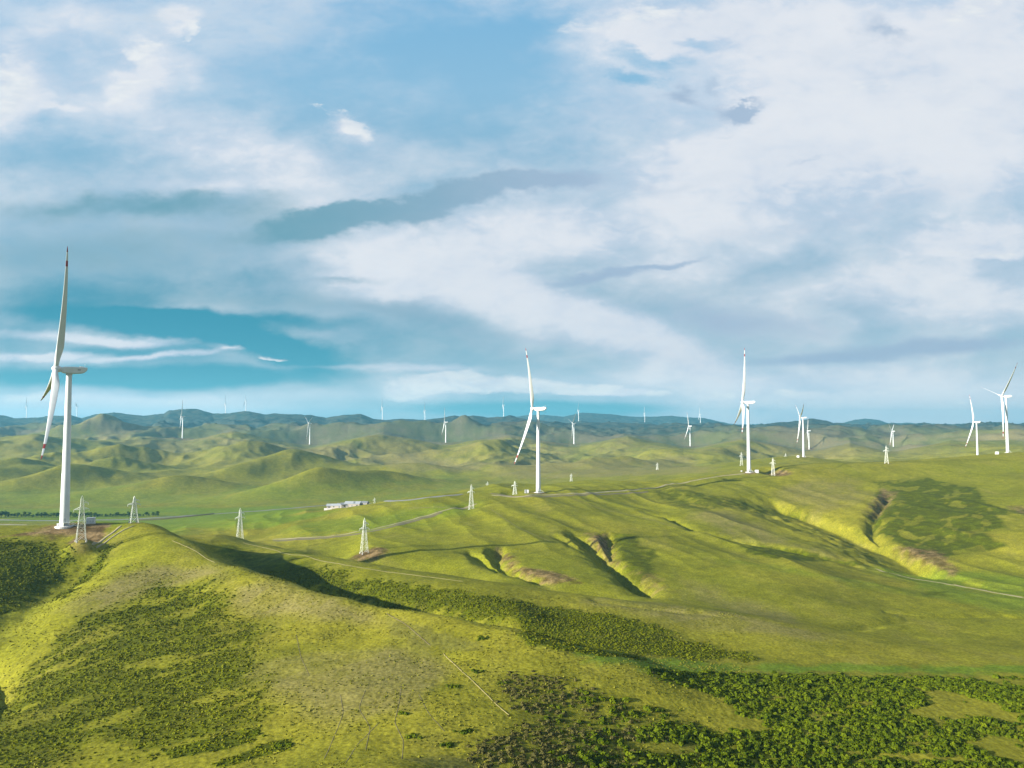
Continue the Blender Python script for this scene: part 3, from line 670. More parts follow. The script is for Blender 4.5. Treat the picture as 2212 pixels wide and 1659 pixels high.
def sample(n, xr, yr, key, fn=None):
    x = rng.uniform(*xr, n); y = np.sqrt(rng.uniform(yr[0]**2, yr[1]**2, n)); x = x * y    # x given as slope range
    d = cover(x, y)[key]
    keep = rng.uniform(0, 1, n) < d**1.3
    return x[keep], y[keep]
big = [clump(46, 1.0, .75, .28, s) for s in (1, 2, 3, 4, 5)]
small = [clump(8, .6, .28, .24, s) for s in (11, 12, 13, 14, 15, 16)]
# tall bushes on the valley floor, front right
bx_, by_ = sample(24000, (-.06, .74), (150, 292), 'bush')
U1, V1 = bx_ / by_, None
pxs = bx_ / by_
brownish = sstep(.06, .16, .16 + .10 * fbm(bx_ / 25, by_ / 25, 2, seed=91) - (bx_ / by_ - .10) * .9) if False else (1 / (1 + np.exp((bx_ / by_ - .13 + .09 * fbm(bx_ / 22, by_ / 22, 2, seed=91)) * 40)))
isb = rng.uniform(0, 1, len(bx_)) < brownish
scl = np.clip(np.exp(rng.normal(-.32, .34, len(bx_))), .3, 1.7) * (1 - .35 * isb)
# nearest 300 green ones become shrubs of their own
order = np.argsort(by_); inview = np.abs(bx_ / by_) < .67
zz = gz(bx_, by_); vv = (zz - H0) / by_
inview &= vv > ray(1106, 1655)[1]
near = [i for i in order if inview[i] and not isb[i] and scl[i] > .75][:300]
nearset = np.zeros(len(bx_), bool); nearset[near] = True
rest = ~nearset
tint = np.clip(.5 + .5 * fbm(bx_ / 12, by_ / 12, 2, seed=92) + rng.normal(0, .15, len(bx_)), 0, 1)
m = rest & ~isb
tag(scatter_mesh('shrubs', big, np.stack([bx_[m], by_[m]], 1), scl[m], M['bush'], tint[m]), kind='stuff')
m = rest & isb
tag(scatter_mesh('brown_shrubs', big[:3], np.stack([bx_[m], by_[m]], 1), scl[m], M['bushbrown'], tint[m]), kind='stuff')
def quadmesh(name, p, mat):
    me = bpy.data.meshes.new(name); V = p.reshape(-1, 3)
    me.from_pydata([tuple(v) for v in V], [], [tuple(range(4 * i, 4 * i + 4)) for i in range(len(p))]); me.materials.append(mat); return me
bmesh_ = [quadmesh('shrub', clump(80, 1.0, .95, .24, s), M['bushi']) for s in (21, 22, 23, 24)]
for n_, i in enumerate(near):
    o = bpy.data.objects.new('shrub', bmesh_[n_ % 4]); COL.objects.link(o)
    o.location = (bx_[i], by_[i], zz[i] - .05); o.rotation_euler = (0, 0, rng.uniform(0, 6.28)); s = scl[i]; o.scale = (s, s, s * rng.uniform(.85, 1.15))
    tag(o, 'leafy dark green shrub in the dense thicket along the bottom right edge', 'shrub', 'nearest shrubs of the bottom right thicket')
# single clumps standing free on the near hill
SING = [(1030, 1452, 3.2, 'round dark bush beside the pale line, uppermost of the free-standing bushes'),
        (978, 1484, 3.0, 'flat dark bush just left of the pale line on the near hill'),
        (1085, 1475, 2.2, 'narrow dark bush at the left tip of the brown thicket'),
        (895, 1592, 2.3, 'small dark bush alone low on the bright slope'),
        (1000, 1582, 2.6, 'dark bush under the lower end of the pale line'),
        (965, 1610, 2.2, 'low bush left of the bottom thicket, above the bright mound'),
        (870, 1542, 1.5, 'smallest lone bush on the yellow slope'),
        (345, 1272, 2.6, 'dark bush pair above the left hillside patch'),
        (560, 1585, 3.4, 'long dark bush at the lower right of the left hillside patch'),
        (610, 1612, 2.8, 'bush farthest right along the lower left slope'),
        (1045, 1378, 2.0, 'small bush on the crest where the bright strip begins')]
for k, (x, y, s, lab) in enumerate(SING):
    wx, wy = hitg(x, y); vs = []
    g = np.random.default_rng(500 + k)
    for q in range(7):
        c = clump(34, .75, .62, .2, 600 + 10 * k + q) * g.uniform(.7, 1.1)
        off = np.array([g.uniform(-1, 1) * s * .75, g.uniform(-1, 1) * s * .45]); zz_ = float(gz(wx + off[0], wy + off[1])) - float(gz(wx, wy))
        vs.append(c + np.array([off[0], off[1], zz_]))
    me = quadmesh('shrub', np.concatenate(vs), M['bushi']); o = bpy.data.objects.new('shrub', me); COL.objects.link(o)
    o.location = (wx, wy, float(gz(wx, wy)) - .05); tag(o, lab, 'shrub')
# low tufts on the dark patches of the near slopes
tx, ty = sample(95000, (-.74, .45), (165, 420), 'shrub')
tint = np.clip(.42 + .6 * fbm(tx / 8, ty / 8, 2, seed=94) + rng.normal(0, .2, len(tx)), 0, 1) * np.where(ty > 285, .08, .8)  # farther tufts held near their darkest tint, shade put into the colour
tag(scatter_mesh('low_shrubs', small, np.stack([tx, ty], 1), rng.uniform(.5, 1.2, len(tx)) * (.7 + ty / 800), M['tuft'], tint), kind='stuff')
# thin scatter of tussocks over the open grass of the near hill
n = 34000; yy = np.sqrt(rng.uniform(150**2, 360**2, n)); xx = rng.uniform(-.74, .3, n) * yy
keep = fbm(xx / 18, yy / 18, 3, seed=95) > rng.uniform(-.25, .5, n)
xx, yy = xx[keep], yy[keep]
M['tuss'] = foliage('tussock', (.085, .085, .008), (.15, .14, .016))
tag(scatter_mesh('tussock_grass', [clump(5, .34, .26, .2, s) for s in (31, 32, 33)], np.stack([xx, yy], 1), rng.uniform(.5, 1.15, len(xx)), M['tuss'], rng.uniform(0, 1, len(xx))), kind='stuff')
# tree row along the valley road
def tree_proto(seed):
    g = np.random.default_rng(seed)
    root = empty('roadside_tree', (0, 0, 0))
    h = 7.5
    segs = [((0, 0, -.4), (.1, .1, 2.6), .28, .2), ((.1, .1, 2.6), (.5, .1, 5.2), .18, .08), ((.1, .1, 2.4), (-1.0, .3, 4.6), .13, .05), ((.1, .1, 2.8), (.9, -.7, 4.8), .12, .05)]
    V = []; Fc = []
    for a, b_, r0, r1 in segs:
        n0 = len(V)
        for (p, r) in ((a, r0), (b_, r1)):
            for q in range(6): V.append((p[0] + r * math.cos(q * 1.047), p[1] + r * math.sin(q * 1.047), p[2]))
        for q in range(6): Fc.append((n0 + q, n0 + (q + 1) % 6, n0 + 6 + (q + 1) % 6, n0 + 6 + q))
    mesh_np('trunk', V, Fc, [M['bark']], parent=root)
    cl = []
    for q in range(9):
        c = clump(26, g.uniform(1.1, 1.7), g.uniform(.9, 1.4), .42, seed * 20 + q)
        a = g.uniform(0, 6.28); rr = g.uniform(0, 1.5)
        cl.append(c + np.array([rr * math.cos(a), rr * math.sin(a), g.uniform(2.0, 5.6)]))
    me = quadmesh('crown', np.concatenate(cl), M['crown']); o = bpy.data.objects.new('crown', me); COL.objects.link(o); o.parent = root
    return root
protos = [tree_proto(s) for s in (1, 2, 3)]
used = set(); tcount = 0
xs = -30.
while xs < 345:
    base_y = 1117.5 - 2.0 * sstep(150, 345, xs)
    wx, wy = hitg(xs, base_y, 600)
    k = tcount % 3
    if k in used: r_ = copy_tree(protos[k])
    else: r_ = protos[k]; used.add(k)
    s = rng.uniform(.55, 1.2) * (1.4 if xs < 15 and xs > -5 else 1)
    r_.location = (wx, wy + rng.uniform(-3, 3), float(gz(wx, wy)) - .1); r_.scale = (s * 1.15, s * 1.15, s); r_.rotation_euler = (0, 0, rng.uniform(0, 6.28))
    tag(r_, 'small dark green tree in the long row beside the valley road', 'tree', 'trees in the row along the valley road')
    tcount += 1; xs += rng.uniform(2.6, 7.0)


# ------------------------------------------------------------------ mesh builder for man-made parts
class MB:
    def __init__(s): s.v = []; s.f = []; s.m = []
    def add(s, vs, fs, mi=0):
        n = len(s.v); s.v += [tuple(map(float, p)) for p in vs]; s.f += [tuple(n + i for i in f) for f in fs]; s.m += [mi] * len(fs)
    def box(s, c, d, mi=0, rz=0, bev=0):
        x, y, z = [q / 2 for q in d]; cr, sr = math.cos(rz), math.sin(rz)
        e = min(bev, x * .9, y * .9, z * .9)
        rings = []
        if e > 0:
            for zz_, ins in ((-z, e), (-z + e, 0), (z - e, 0), (z, e)):
                X, Y = x - ins, y - ins; o = e if ins == 0 else e * .5
                rings.append([(px, py, zz_) for px, py in ((-X + o, -Y), (X - o, -Y), (X, -Y + o), (X, Y - o), (X - o, Y), (-X + o, Y), (-X, Y - o), (-X, -Y + o))])
        else: rings = [[(px, py, zz_) for px, py in ((-x, -y), (x, -y), (x, y), (-x, y))] for zz_ in (-z, z)]
        k = len(rings[0]); vs = [p for r_ in rings for p in r_]
        vs = [(c[0] + p[0] * cr - p[1] * sr, c[1] + p[0] * sr + p[1] * cr, c[2] + p[2]) for p in vs]
        fs = [(i * k + j, i * k + (j + 1) % k, (i + 1) * k + (j + 1) % k, (i + 1) * k + j) for i in range(len(rings) - 1) for j in range(k)]
        fs += [tuple(reversed(range(k))), tuple((len(rings) - 1) * k + j for j in range(k))]
        s.add(vs, fs, mi)
    def tube(s, pts, rads, n=8, mi=0, caps=True):
        pts = [np.array(p, float) for p in pts]; vs = []
        for i, p in enumerate(pts):
            d = (pts[min(i + 1, len(pts) - 1)] - pts[max(i - 1, 0)]); d /= np.linalg.norm(d) + 1e-9
            up = np.array([0, 0, 1.]) if abs(d[2]) < .9 else np.array([1., 0, 0])
            a = np.cross(d, up); a /= np.linalg.norm(a); b_ = np.cross(d, a)
            r_ = rads[i] if hasattr(rads, '__len__') else rads
            for k in range(n): t = 2 * math.pi * k / n + math.pi / n; vs.append(p + (a * math.cos(t) + b_ * math.sin(t)) * r_)
        fs = [(i * n + k, i * n + (k + 1) % n, (i + 1) * n + (k + 1) % n, (i + 1) * n + k) for i in range(len(pts) - 1) for k in range(n)]
        if caps: fs += [tuple(range(n))[::-1], tuple((len(pts) - 1) * n + k for k in range(n))]
        s.add(vs, fs, mi)
    def mesh(s, name, mats, smooth=False):
        me = bpy.data.meshes.new(name); me.from_pydata(s.v, [], s.f)
        for m_ in mats: me.materials.append(m_)
        me.polygons.foreach_set('material_index', s.m); me.polygons.foreach_set('use_smooth', [smooth] * len(s.f)); me.update(); 
        return me
def part(name, mb_or_me, mats=None, parent=None, smooth=False, loc=(0, 0, 0)):
    me = mb_or_me.mesh(name, mats, smooth) if isinstance(mb_or_me, MB) else mb_or_me
    if smooth:
        try: me.set_sharp_from_angle(angle=R(38))
        except Exception: pass
    o = bpy.data.objects.new(name, me); COL.objects.link(o); o.location = loc
    if parent: o.parent = parent
    return o
HUB = 84.; BL = 66.
# --- turbine meshes (rotor faces local -X)
t_ = MB(); t_.tube([(0, 0, -1.5), (0, 0, .6), (0, 0, 28), (0, 0, 28.12), (0, 0, 56), (0, 0, 56.12), (0, 0, HUB - 1.9)], [2.35, 2.35, 2.05, 1.98, 1.72, 1.66, 1.35], 40)
ME_tower = t_.mesh('tower', [M['white']], True); ME_tower.set_sharp_from_angle(angle=R(38))
d_ = MB(); d_.box((0, -2.36, 3.3), (1.0, .16, 2.2), 0, 0, .05); d_.box((0, -2.42, 3.3), (.7, .12, 1.6), 1)
ME_door = d_.mesh('door', [M['cabgrey'], M['grey']])
st = MB()
for k in range(10): st.box((2.4 + .3 * k, -2.9, 2.1 - .2 * k), (.32, 1.1, .05))
for yy_ in (-2.32, -3.48):
    st.tube([(2.2, yy_, 2.1), (5.4, yy_, .05)], .09, 6); st.tube([(2.2, yy_, 3.1), (5.4, yy_, 1.05)], .05, 6)
    for q in (0, .5, 1): st.tube([(2.2 + 3.2 * q, yy_, 2.1 - 2.05 * q), (2.2 + 3.2 * q, yy_, 3.1 - 2.05 * q)], .04, 5)
st.box((.7, -2.95, 2.13), (3.2, 1.3, .1)); st.box((-.7, -2.95, .98), (.2, 1.2, 2.2)); st.tube([(-.85, -3.55, 3.1), (2.2, -3.55, 3.1)], .05, 5)
ME_stair = st.mesh('stairs', [M['galv']])
fd = MB(); fd.tube([(0, 0, -2.2), (0, 0, .1), (0, 0, .35)], [4.6, 4.6, 3.9], 32)
ME_found = fd.mesh('foundation', [M['conc']])
na = MB()
def loft(mb, secs, mi=0):
    k = len(secs[0]); vs = [p for s_ in secs for p in s_]
    fs = [(i * k + j, i * k + (j + 1) % k, (i + 1) * k + (j + 1) % k, (i + 1) * k + j) for i in range(len(secs) - 1) for j in range(k)]
    fs += [tuple(range(k))[::-1], tuple((len(secs) - 1) * k + j for j in range(k))]; mb.add(vs, fs, mi)
def rsec(x, hy, z0, z1, e=.35):
    return [(x, -hy + e, z0), (x, hy - e, z0), (x, hy, z0 + e), (x, hy, z1 - e), (x, hy - e, z1), (x, -hy + e, z1), (x, -hy, z1 - e), (x, -hy, z0 + e)]
loft(na, [rsec(-3.7, 1.2, -1.15, 1.3), rsec(-2.6, 1.75, -1.7, 1.75), rsec(2.5, 1.9, -1.85, 1.9), rsec(5.6, 1.8, -1.65, 1.85), rsec(7.1, 1.6, -1.2, 1.8), rsec(8.5, 1.45, .15, 1.72)])
na.box((5.8, 0, 2.0), (2.0, 2.2, .35), 0, 0, .08)
ME_nac = na.mesh('nacelle', [M['white']])
vn = MB(); vn.box((4.6, -1.83, .25), (1.5, .12, .7), 0, 0, .03); ME_vent = vn.mesh('vent', [M['cabgrey']])
an = MB(); an.tube([(7.4, 0, 1.7), (7.4, 0, 3.6)], .05, 6); an.tube([(7.4, -.6, 3.3), (7.4, .6, 3.3)], .04, 5); an.box((7.4, .6, 3.45), (.18, .18, .25)); an.box((7.4, -.6, 3.45), (.3, .06, .2)); ME_mast = an.mesh('wind_sensor', [M['grey']])
yb = MB(); yb.tube([(0, 0, HUB - 2.5), (0, 0, HUB - 1.7)], 1.62, 32); ME_yaw = yb.mesh('yaw_ring', [M['grey']], True); ME_yaw.set_sharp_from_angle(angle=R(38))
hb = MB()
hb.tube([(-6.4 - 1.9, 0, 0), (-8.15, 0, 0), (-7.8, 0, 0), (-7.2, 0, 0), (-6.4, 0, 0), (-5.2, 0, 0), (-4.4, 0, 0), (-3.6, 0, 0)], [.05, .65, 1.15, 1.6, 1.9, 1.85, 1.6, 1.15], 28)
ME_hub = hb.mesh('rotor_hub', [M['white']], True); ME_hub.set_sharp_from_angle(angle=R(50))
# blade along +Z from the hub centre
def blade_mesh():
    V = []; mi = []; Fc = []; nsec = 44; npt = 16
    zs = [.9 + (BL - .9) * (k / (nsec - 1)) for k in range(nsec)]
    for z in zs:
        s = z / BL
        ch = 2.3 + (3.7 - 2.3) * float(sstep(.03, .19, s)) if s < .19 else 3.7 * (1 - (s - .19) / .81) ** 1.0 * .86 + .52
        if s > .97: ch *= max(.25, 1 - (s - .97) / .035)
        th = max(.055, (1 - float(sstep(.0, .22, s))) * 1.0 + .21 * float(sstep(.0, .22, s)) * (1 - .45 * s)) * ch
        round_ = 1 - float(sstep(.03, .2, s))
        tw = R(84 - 13 * (1 - s) ** 2 * 1.0 - 0)      # parked: chord lies nearly along the wind
        bend = -3.0 * s * s
        for q in range(npt):
            a = 2 * math.pi * q / npt
            cx = math.cos(a) * .5; cy = math.sin(a) * .5
            af = cy * (1 - round_) * (1 - .75 * (cx + .5)) * 1.35 + cy * round_
            px = (cx + .18 * (1 - round_)) * ch; py = af * th
            x = px * math.sin(tw) + py * math.cos(tw); y = px * math.cos(tw) - py * math.sin(tw)
            V.append((x + bend, y, z))
    for i in range(nsec - 1):
        s = (zs[i] + zs[i + 1]) / 2 / BL; red = (.835 < s < .895) or s > .955
        for q in range(npt): Fc.append((i * npt + q, i * npt + (q + 1) % npt, (i + 1) * npt + (q + 1) % npt, (i + 1) * npt + q)); mi.append(1 if red else 0)
    Fc.append(tuple((nsec - 1) * npt + q for q in range(npt))); mi.append(1)
    mb = MB(); mb.v = V; mb.f = Fc; mb.m = mi
    me = mb.mesh('blade', [M['white'], M['red']], True); return me
ME_blade = blade_mesh()
from mathutils import Matrix
TPOS = []
def turbine(i, x, y, D, k, th, sc, label):
    p = P(x, y, D); wx, wy = p[0], p[1]; z = float(gz(wx, wy))
    if i == 5: zb = p[2]; z = zb if False else z
    phi_ = math.atan2(wx, wy); psi = math.asin(k) - phi_
    far = D > 2500
    root = empty('wind_turbine', (wx, wy, z), psi)
    tw = part('tower', ME_tower, parent=root)
    if i == 5:                                     # foot stands lower behind the crest
        pass
    part('foundation', ME_found, parent=root); 
    dr_ = part('door', ME_door, parent=tw)
    if not far:
        s_ = part('stairs', ME_stair, parent=root); s_.rotation_euler = (0, 0, -psi - phi_ + R(5)); s_.location = (0, 0, 0); dr_.rotation_euler = (0, 0, -psi - phi_)
    n_ = part('nacelle', ME_nac, parent=root, loc=(0, 0, HUB)); n_.rotation_euler = (0, R(0), 0)
    part('yaw_ring', ME_yaw, parent=root)
    part('vent', ME_vent, parent=n_); part('wind_sensor', ME_mast, parent=n_)
    tilt = Matrix.Rotation(R(5), 4, 'Y')
    h_ = part('rotor_hub', ME_hub, parent=root); h_.matrix_local = Matrix.Translation((0, 0, HUB)) @ tilt
    for q in range(3):
        b_ = part('blade', ME_blade, parent=root)
        b_.matrix_local = Matrix.Translation((0, 0, HUB)) @ tilt @ Matrix.Translation((-6.3, 0, 0)) @ Matrix.Rotation(R(th + 120 * q), 4, 'X')
        b_.scale = (1, 1, BSC.get(i, 1))
    root.scale = (sc, sc, sc) if i not in (3, 4, 5) else (sc * .95, sc * .95, sc)
    if i in WIDE: root.scale = (sc * WIDE[i], sc * WIDE[i], sc)
    tag(root, label, 'wind turbine', 'wind turbines across the hills')
    TPOS.append((wx, wy, z, phi_))
BSC = {3: .85, 4: 1.0}
WIDE = {}
for i, q in enumerate(TURB): turbine(i, *q)
# --- transformer cabinets beside turbines
def cabinet(wx, wy, rz, label, s=1.):
    z = float(gz(wx, wy)); root = empty('transformer_cabinet', (wx, wy, z), rz); root.scale = (s, s, s)
    a = MB(); a.box((0, 0, .1), (4.6, 2.6, .7)); part('plinth', a, [M['conc']], root)
    a = MB(); a.box((0, 0, 1.75), (4.2, 2.2, 2.6), 0, 0, .08); part('housing', a, [M['cabinet']], root)
    a = MB(); a.box((0, 0, 3.13), (4.5, 2.5, .14), 0, 0, .04); a.box((0, 0, 3.24), (3.4, 1.6, .08)); part('roof', a, [M['cabinet']], root)
    for dx in (-1.35, 0, 1.35):
        a = MB(); a.box((dx, -1.13, 1.7), (1.15, .06, 2.1), 0, 0, .02); d = part('door', a, [M['cabinet']], root)
        a = MB()
        for k in range(5): a.box((dx, -1.17, 1.0 + .14 * k), (.7, .03, .06))
        part('louvre', a, [M['cabgrey']], d)
    tag(root, label, 'transformer cabinet', 'transformer cabinets at the turbine feet')
for x, y, lab in [(196, 1131, 'white cabinet right of the tallest turbine, behind the soil-ringed pylon'),
                  (1138, 1065, 'white cabinet just left of the mid-frame turbine'),
                  (1635, 1021, 'white cabinet at the right foot of the upright-blade turbine'),
                  (1724, 988, 'white cabinet left of the V-bladed turbine on the knoll'),
                  (2154, 981, 'white cabinet left of the right-edge turbine')]:
    wx, wy = hitg(x, y, 300)
    cabinet(wx, wy, -math.atan2(wx, wy) + R(-12), lab)
sb = MB(); sb.box((0, 0, .7), (1.5, 1.3, 1.5), 0, 0, .08); sb.box((0, 0, 1.5), (1.7, 1.5, .12), 0, 0, .03); sb.box((.1, -.68, .75), (.9, .06, 1.0), 1)
wx, wy = hitg(127, 1137, 300); o = part('junction_box', sb, [M['cabinet'], M['cabgrey']], loc=(wx, wy, float(gz(wx, wy)))); tag(o, 'small pale box at the left foot of the tallest turbine', 'utility box')
wx, wy = hitg(1602, 1019, 300); o = part('junction_box', sb, [M['cabinet'], M['cabgrey']], loc=(wx, wy, float(gz(wx, wy)))); tag(o, 'small pale box at the left foot of the upright-blade turbine', 'utility box')
# --- pylons
def pylon_proto(H, W, wt, thick):
    root = empty('lattice_pylon', (0, 0, 0))
    def hw(z): return W / 2 + (wt / 2 - W / 2) * min(1, z / (H * .93))
    def corner(q, z): s = hw(z); return ((1, 1, -1, -1)[q] * s, (1, -1, -1, 1)[q] * s, z)
    for q in range(4):
        a = MB(); a.tube([corner(q, -.5), corner(q, H * .5), corner(q, H * .93)], [thick, thick * .9, thick * .7], 4); lg_ = part('leg', a, [M['galv']], root)
        f_ = MB(); c = corner(q, 0); f_.box((c[0], c[1], 0), (.7, .7, 1.0), 0, 0, .1); part('footing', f_, [M['conc']], lg_)
    a = MB(); zs_ = [0]; z = 0
    while z < H * .9: z += max(1.0, hw(z) * 1.75); zs_.append(min(z, H * .93))
    for z0, z1 in zip(zs_[:-1], zs_[1:]):
        for q in range(4):
            q2 = (q + 1) % 4
            a.tube([corner(q, z0), corner(q2, z1)], thick * .55, 4); a.tube([corner(q2, z0), corner(q, z1)], thick * .55, 4); a.tube([corner(q, z1), corner(q2, z1)], thick * .55, 4)
    part('bracing', a, [M['galv']], root)
    a = MB(); 
    for q in range(4): a.tube([corner(q, H * .93), (0, 0, H)], thick * .7, 4)
    part('peak', a, [M['galv']], root)
    for z, side, L in ((H * .84, 1, 1.5), (H * .70, -1, 1.9), (H * .70, 1, 1.7)):
        s = hw(z); e = (side * (s + L * W * .33), 0, z - .1)
        a = MB()
        for yy_ in (-s, s): a.tube([(side * s, yy_, z), e], thick * 1.1, 4); a.tube([(side * s, yy_, z + H * .045), e], thick * 1.0, 4)
        for t in (.35, .7):
            for yy_ in (-1, 1): a.tube([(side * s + (e[0] - side * s) * t, yy_ * s * (1 - t), z), (side * s + (e[0] - side * s) * t, yy_ * s * (1 - t), z + H * .045 * (1 - t))], thick * .4, 4)
        c = part('crossarm', a, [M['galv']], root)
        a = MB(); a.tube([(e[0], 0, e[2]), (e[0], 0, e[2] - .25), (e[0], 0, e[2] - .3), (e[0], 0, e[2] - 1.0)], [.05, .05, .14, .14], 8); part('insulator', a, [M['grey']], c)
    return root
PR = {'tall': pylon_proto(22.8, 4.2, 1.0, .125), 'short': pylon_proto(14.6, 4.0,   .8, .165)}
seen = set()
for x, y, D, kind, lab in PYL:
    r_ = PR[kind] if kind not in seen else copy_tree(PR[kind]); seen.add(kind)
    p = P(x, y, D); z = float(gz(p[0], p[1])); z = max(z, p[2] - 4) if D > 1200 else z
    z = float(gz(p[0], p[1]))
    r_.location = (p[0], p[1], z); r_.rotation_euler = (0, 0, -math.atan2(p[0], p[1]) + R(14 + 8 * math.sin(x)))
    if D == 1080: r_.scale = (.75, .75, .75)
    tag(r_, lab, 'pylon', 'power line pylons on the hills')
# --- farm in the valley
def house(x, y, L, Wd, Hh, roof, rz, label, name='farm_building'):
    wx, wy = hitg(x, y, 800); z = float(gz(wx, wy)); root = empty(name, (wx, wy, z), rz)
    a = MB(); a.box((0, 0, Hh / 2 - .3), (L, Wd, Hh + .6)); part('wall', a, [M['wallf']], root)
    a = MB(); rh = Wd * .22; o_ = .5
    X, Y = L / 2 + o_, Wd / 2 + o_
    v = [(-X, -Y, Hh - .1), (X, -Y, Hh - .1), (X, 0, Hh + rh), (-X, 0, Hh + rh), (X, Y, Hh - .1), (-X, Y, Hh - .1)]
    v += [(p[0], p[1], p[2] + .22) for p in v]
    a.add(v, [(0, 3, 2, 1), (3, 5, 4, 2), (6, 7, 8, 9), (9, 8, 10, 11), (0, 1, 7, 6), (4, 5, 11, 10), (1, 2, 8, 7), (2, 4, 10, 8), (3, 0, 6, 9), (5, 3, 9, 11)]); part('roof', a, [roof], root)
    g_ = MB(); g_.add([(-L / 2, -Wd / 2, Hh), (-L / 2, Wd / 2, Hh), (-L / 2, 0, Hh + rh * .92), (L / 2, -Wd / 2, Hh), (L / 2, Wd / 2, Hh), (L / 2, 0, Hh + rh * .92)], [(0, 2, 1), (3, 4, 5), (0, 3, 5, 2), (1, 2, 5, 4)]); part('gable', g_, [M['wallf']], root)
    n = max(2, int(L / 5))
    for k in range(n):
        if k == n // 2:
            a = MB(); a.box((-L / 2 + L * (k + .5) / n, -Wd / 2 - .03, 1.1), (1.2, .1, 2.2)); part('door', a, [M['roofg']], root)
        else:
            a = MB(); a.box((-L / 2 + L * (k + .5) / n, -Wd / 2 - .03, Hh * .55), (1.4, .1, 1.1)); part('window', a, [M['dark']], root)
    tag(root, label, 'farm building')
for q in [(722, 1098, 15, 8, 3, M['roofw'], .1, 'long white-roofed shed, farthest left in the farm'),
          (735, 1100.5, 18, 6, 2.6, M['roofw'], -.15, 'low white-roofed shed in front of the leftmost shed'),
          (742, 1096.5, 13, 8, 3.2, M['roofg'], .05, 'dark-roofed house in the middle of the farm, behind the others'),
          (750, 1101, 13, 8, 3.4, M['roofg'], .3, 'grey-roofed house at the front of the farm'),
          (763, 1097.5, 16, 9, 3.6, M['roofw'], -.1, 'bright white-roofed barn right of the farm centre'),
          (775, 1098, 10, 7, 3, M['roofg'], .2, 'small dark-roofed house on the right side of the farm'),
          (728, 1095.5, 9, 6, 2.6, M['roofg'], .4, 'small dark hut behind the two left white sheds'),
          (756, 1094.5, 12, 6, 2.6, M['roofw'], .0, 'narrow pale shed at the back of the farm, nearest the road'),
          (769, 1101, 8, 6, 2.6, M['roofg'], -.3, 'little dark hut in front of the bright barn'),
          (786, 1096, 9, 6, 2.6, M['roofg'], -.2, 'last small grey hut at the right end of the farm')]: house(*q)
# earth wall round the farm yard
def yard_wall(pix, label):
    w = [hitg(x, y, 800) for x, y in dens2(pix, 10)]; a = MB()
    for p, q in zip(w[:-1], w[1:]):
        L = math.hypot(q[0] - p[0], q[1] - p[1]); zc = (float(gz(*p)) + float(gz(*q))) / 2
        a.box(((p[0] + q[0]) / 2, (p[1] + q[1]) / 2, zc + .5), (L, .6, 2.6), 0, math.atan2(q[1] - p[1], q[0] - p[0]))
    o = part('yard_wall', a, [M['conc']]); tag(o, label, 'wall')
yard_wall([(700, 1103), (716, 1106), (745, 1105), (780, 1102)], 'low pale wall along the front of the farm yard')


# ------------------------------------------------------------------ air
hz = MB(); zb = float(GZ.min()) - 1; zt = float(max(GZ.max() + 20, max(t[2] for t in TPOS) + 165))
# the air box reaches past the edge of the ground
hz.box((0, 0, (zb + zt) / 2), (25600, 25600, zt - zb)); hzm, hnt, hb_ = newmat('haze_air'); hnt.nodes.remove(hb_)
pv = hnt.nodes.new('ShaderNodeVolumePrincipled'); pv.inputs['Color'].default_value = HAZE_COL; pv.inputs['Density'].default_value = HAZE_D; pv.inputs['Anisotropy'].default_value = .2
hnt.links.new(pv.outputs[0], hnt.nodes['Material Output'].inputs['Volume'])
zt_need = GZ.max()
o = part('haze', hz, [hzm]); tag(o, kind='stuff')
print('ground z', GZ.min(), GZ.max(), 'top', zt)
# ------------------------------------------------------------------ light
SUNV = np.array([-.85, -.43, .30]); SUNV /= np.linalg.norm(SUNV)
el = math.asin(SUNV[2]); az = math.atan2(SUNV[0], SUNV[1])
sl = bpy.data.lights.new('sun', 'SUN'); sl.energy = SUN_E; sl.angle = R(.5); sl.color = (1, .955, .87)
so = bpy.data.objects.new('sun', sl); COL.objects.link(so)
from mathutils import Vector
so.rotation_euler = Vector(SUNV).to_track_quat('Z', 'Y').to_euler()
# ------------------------------------------------------------------ sky with cloud layers, by direction
w = bpy.data.worlds.new('World'); SC.world = w; w.use_nodes = True; nt = w.node_tree
bg = nt.nodes['Background']
sky = nt.nodes.new('ShaderNodeTexSky'); sky.sky_type = 'NISHITA'; sky.sun_disc = False; sky.sun_elevation = el; sky.sun_rotation = az; sky.altitude = 1200
sky.dust_density = .6; sky.ozone_density = 2.2
tc = nt.nodes.new('ShaderNodeTexCoord'); gen = tc.outputs['Generated']
s3 = nt.nodes.new('ShaderNodeSeparateXYZ'); nt.links.new(gen, s3.inputs[0])
ay = mth(nt, 'MAXIMUM', mth(nt, 'ABSOLUTE', s3.outputs['Y']), .15)
U = mth(nt, 'DIVIDE', s3.outputs['X'], ay); Vv = mth(nt, 'DIVIDE', s3.outputs['Z'], ay)
def comb(x, y, z=0.):
    n = nt.nodes.new('ShaderNodeCombineXYZ')
    for i, q in enumerate((x, y, z)):
        if hasattr(q, 'links'): nt.links.new(q, n.inputs[i])
        else: n.inputs[i].default_value = q
    return n.outputs[0]
def nzc(vec, scale, det, rough=.55, dist=0.):
    n = nt.nodes.new('ShaderNodeTexNoise'); n.inputs['Scale'].default_value = scale; n.inputs['Detail'].default_value = det; n.inputs['Roughness'].default_value = rough; n.inputs['Distortion'].default_value = dist
    nt.links.new(vec, n.inputs['Vector']); return n
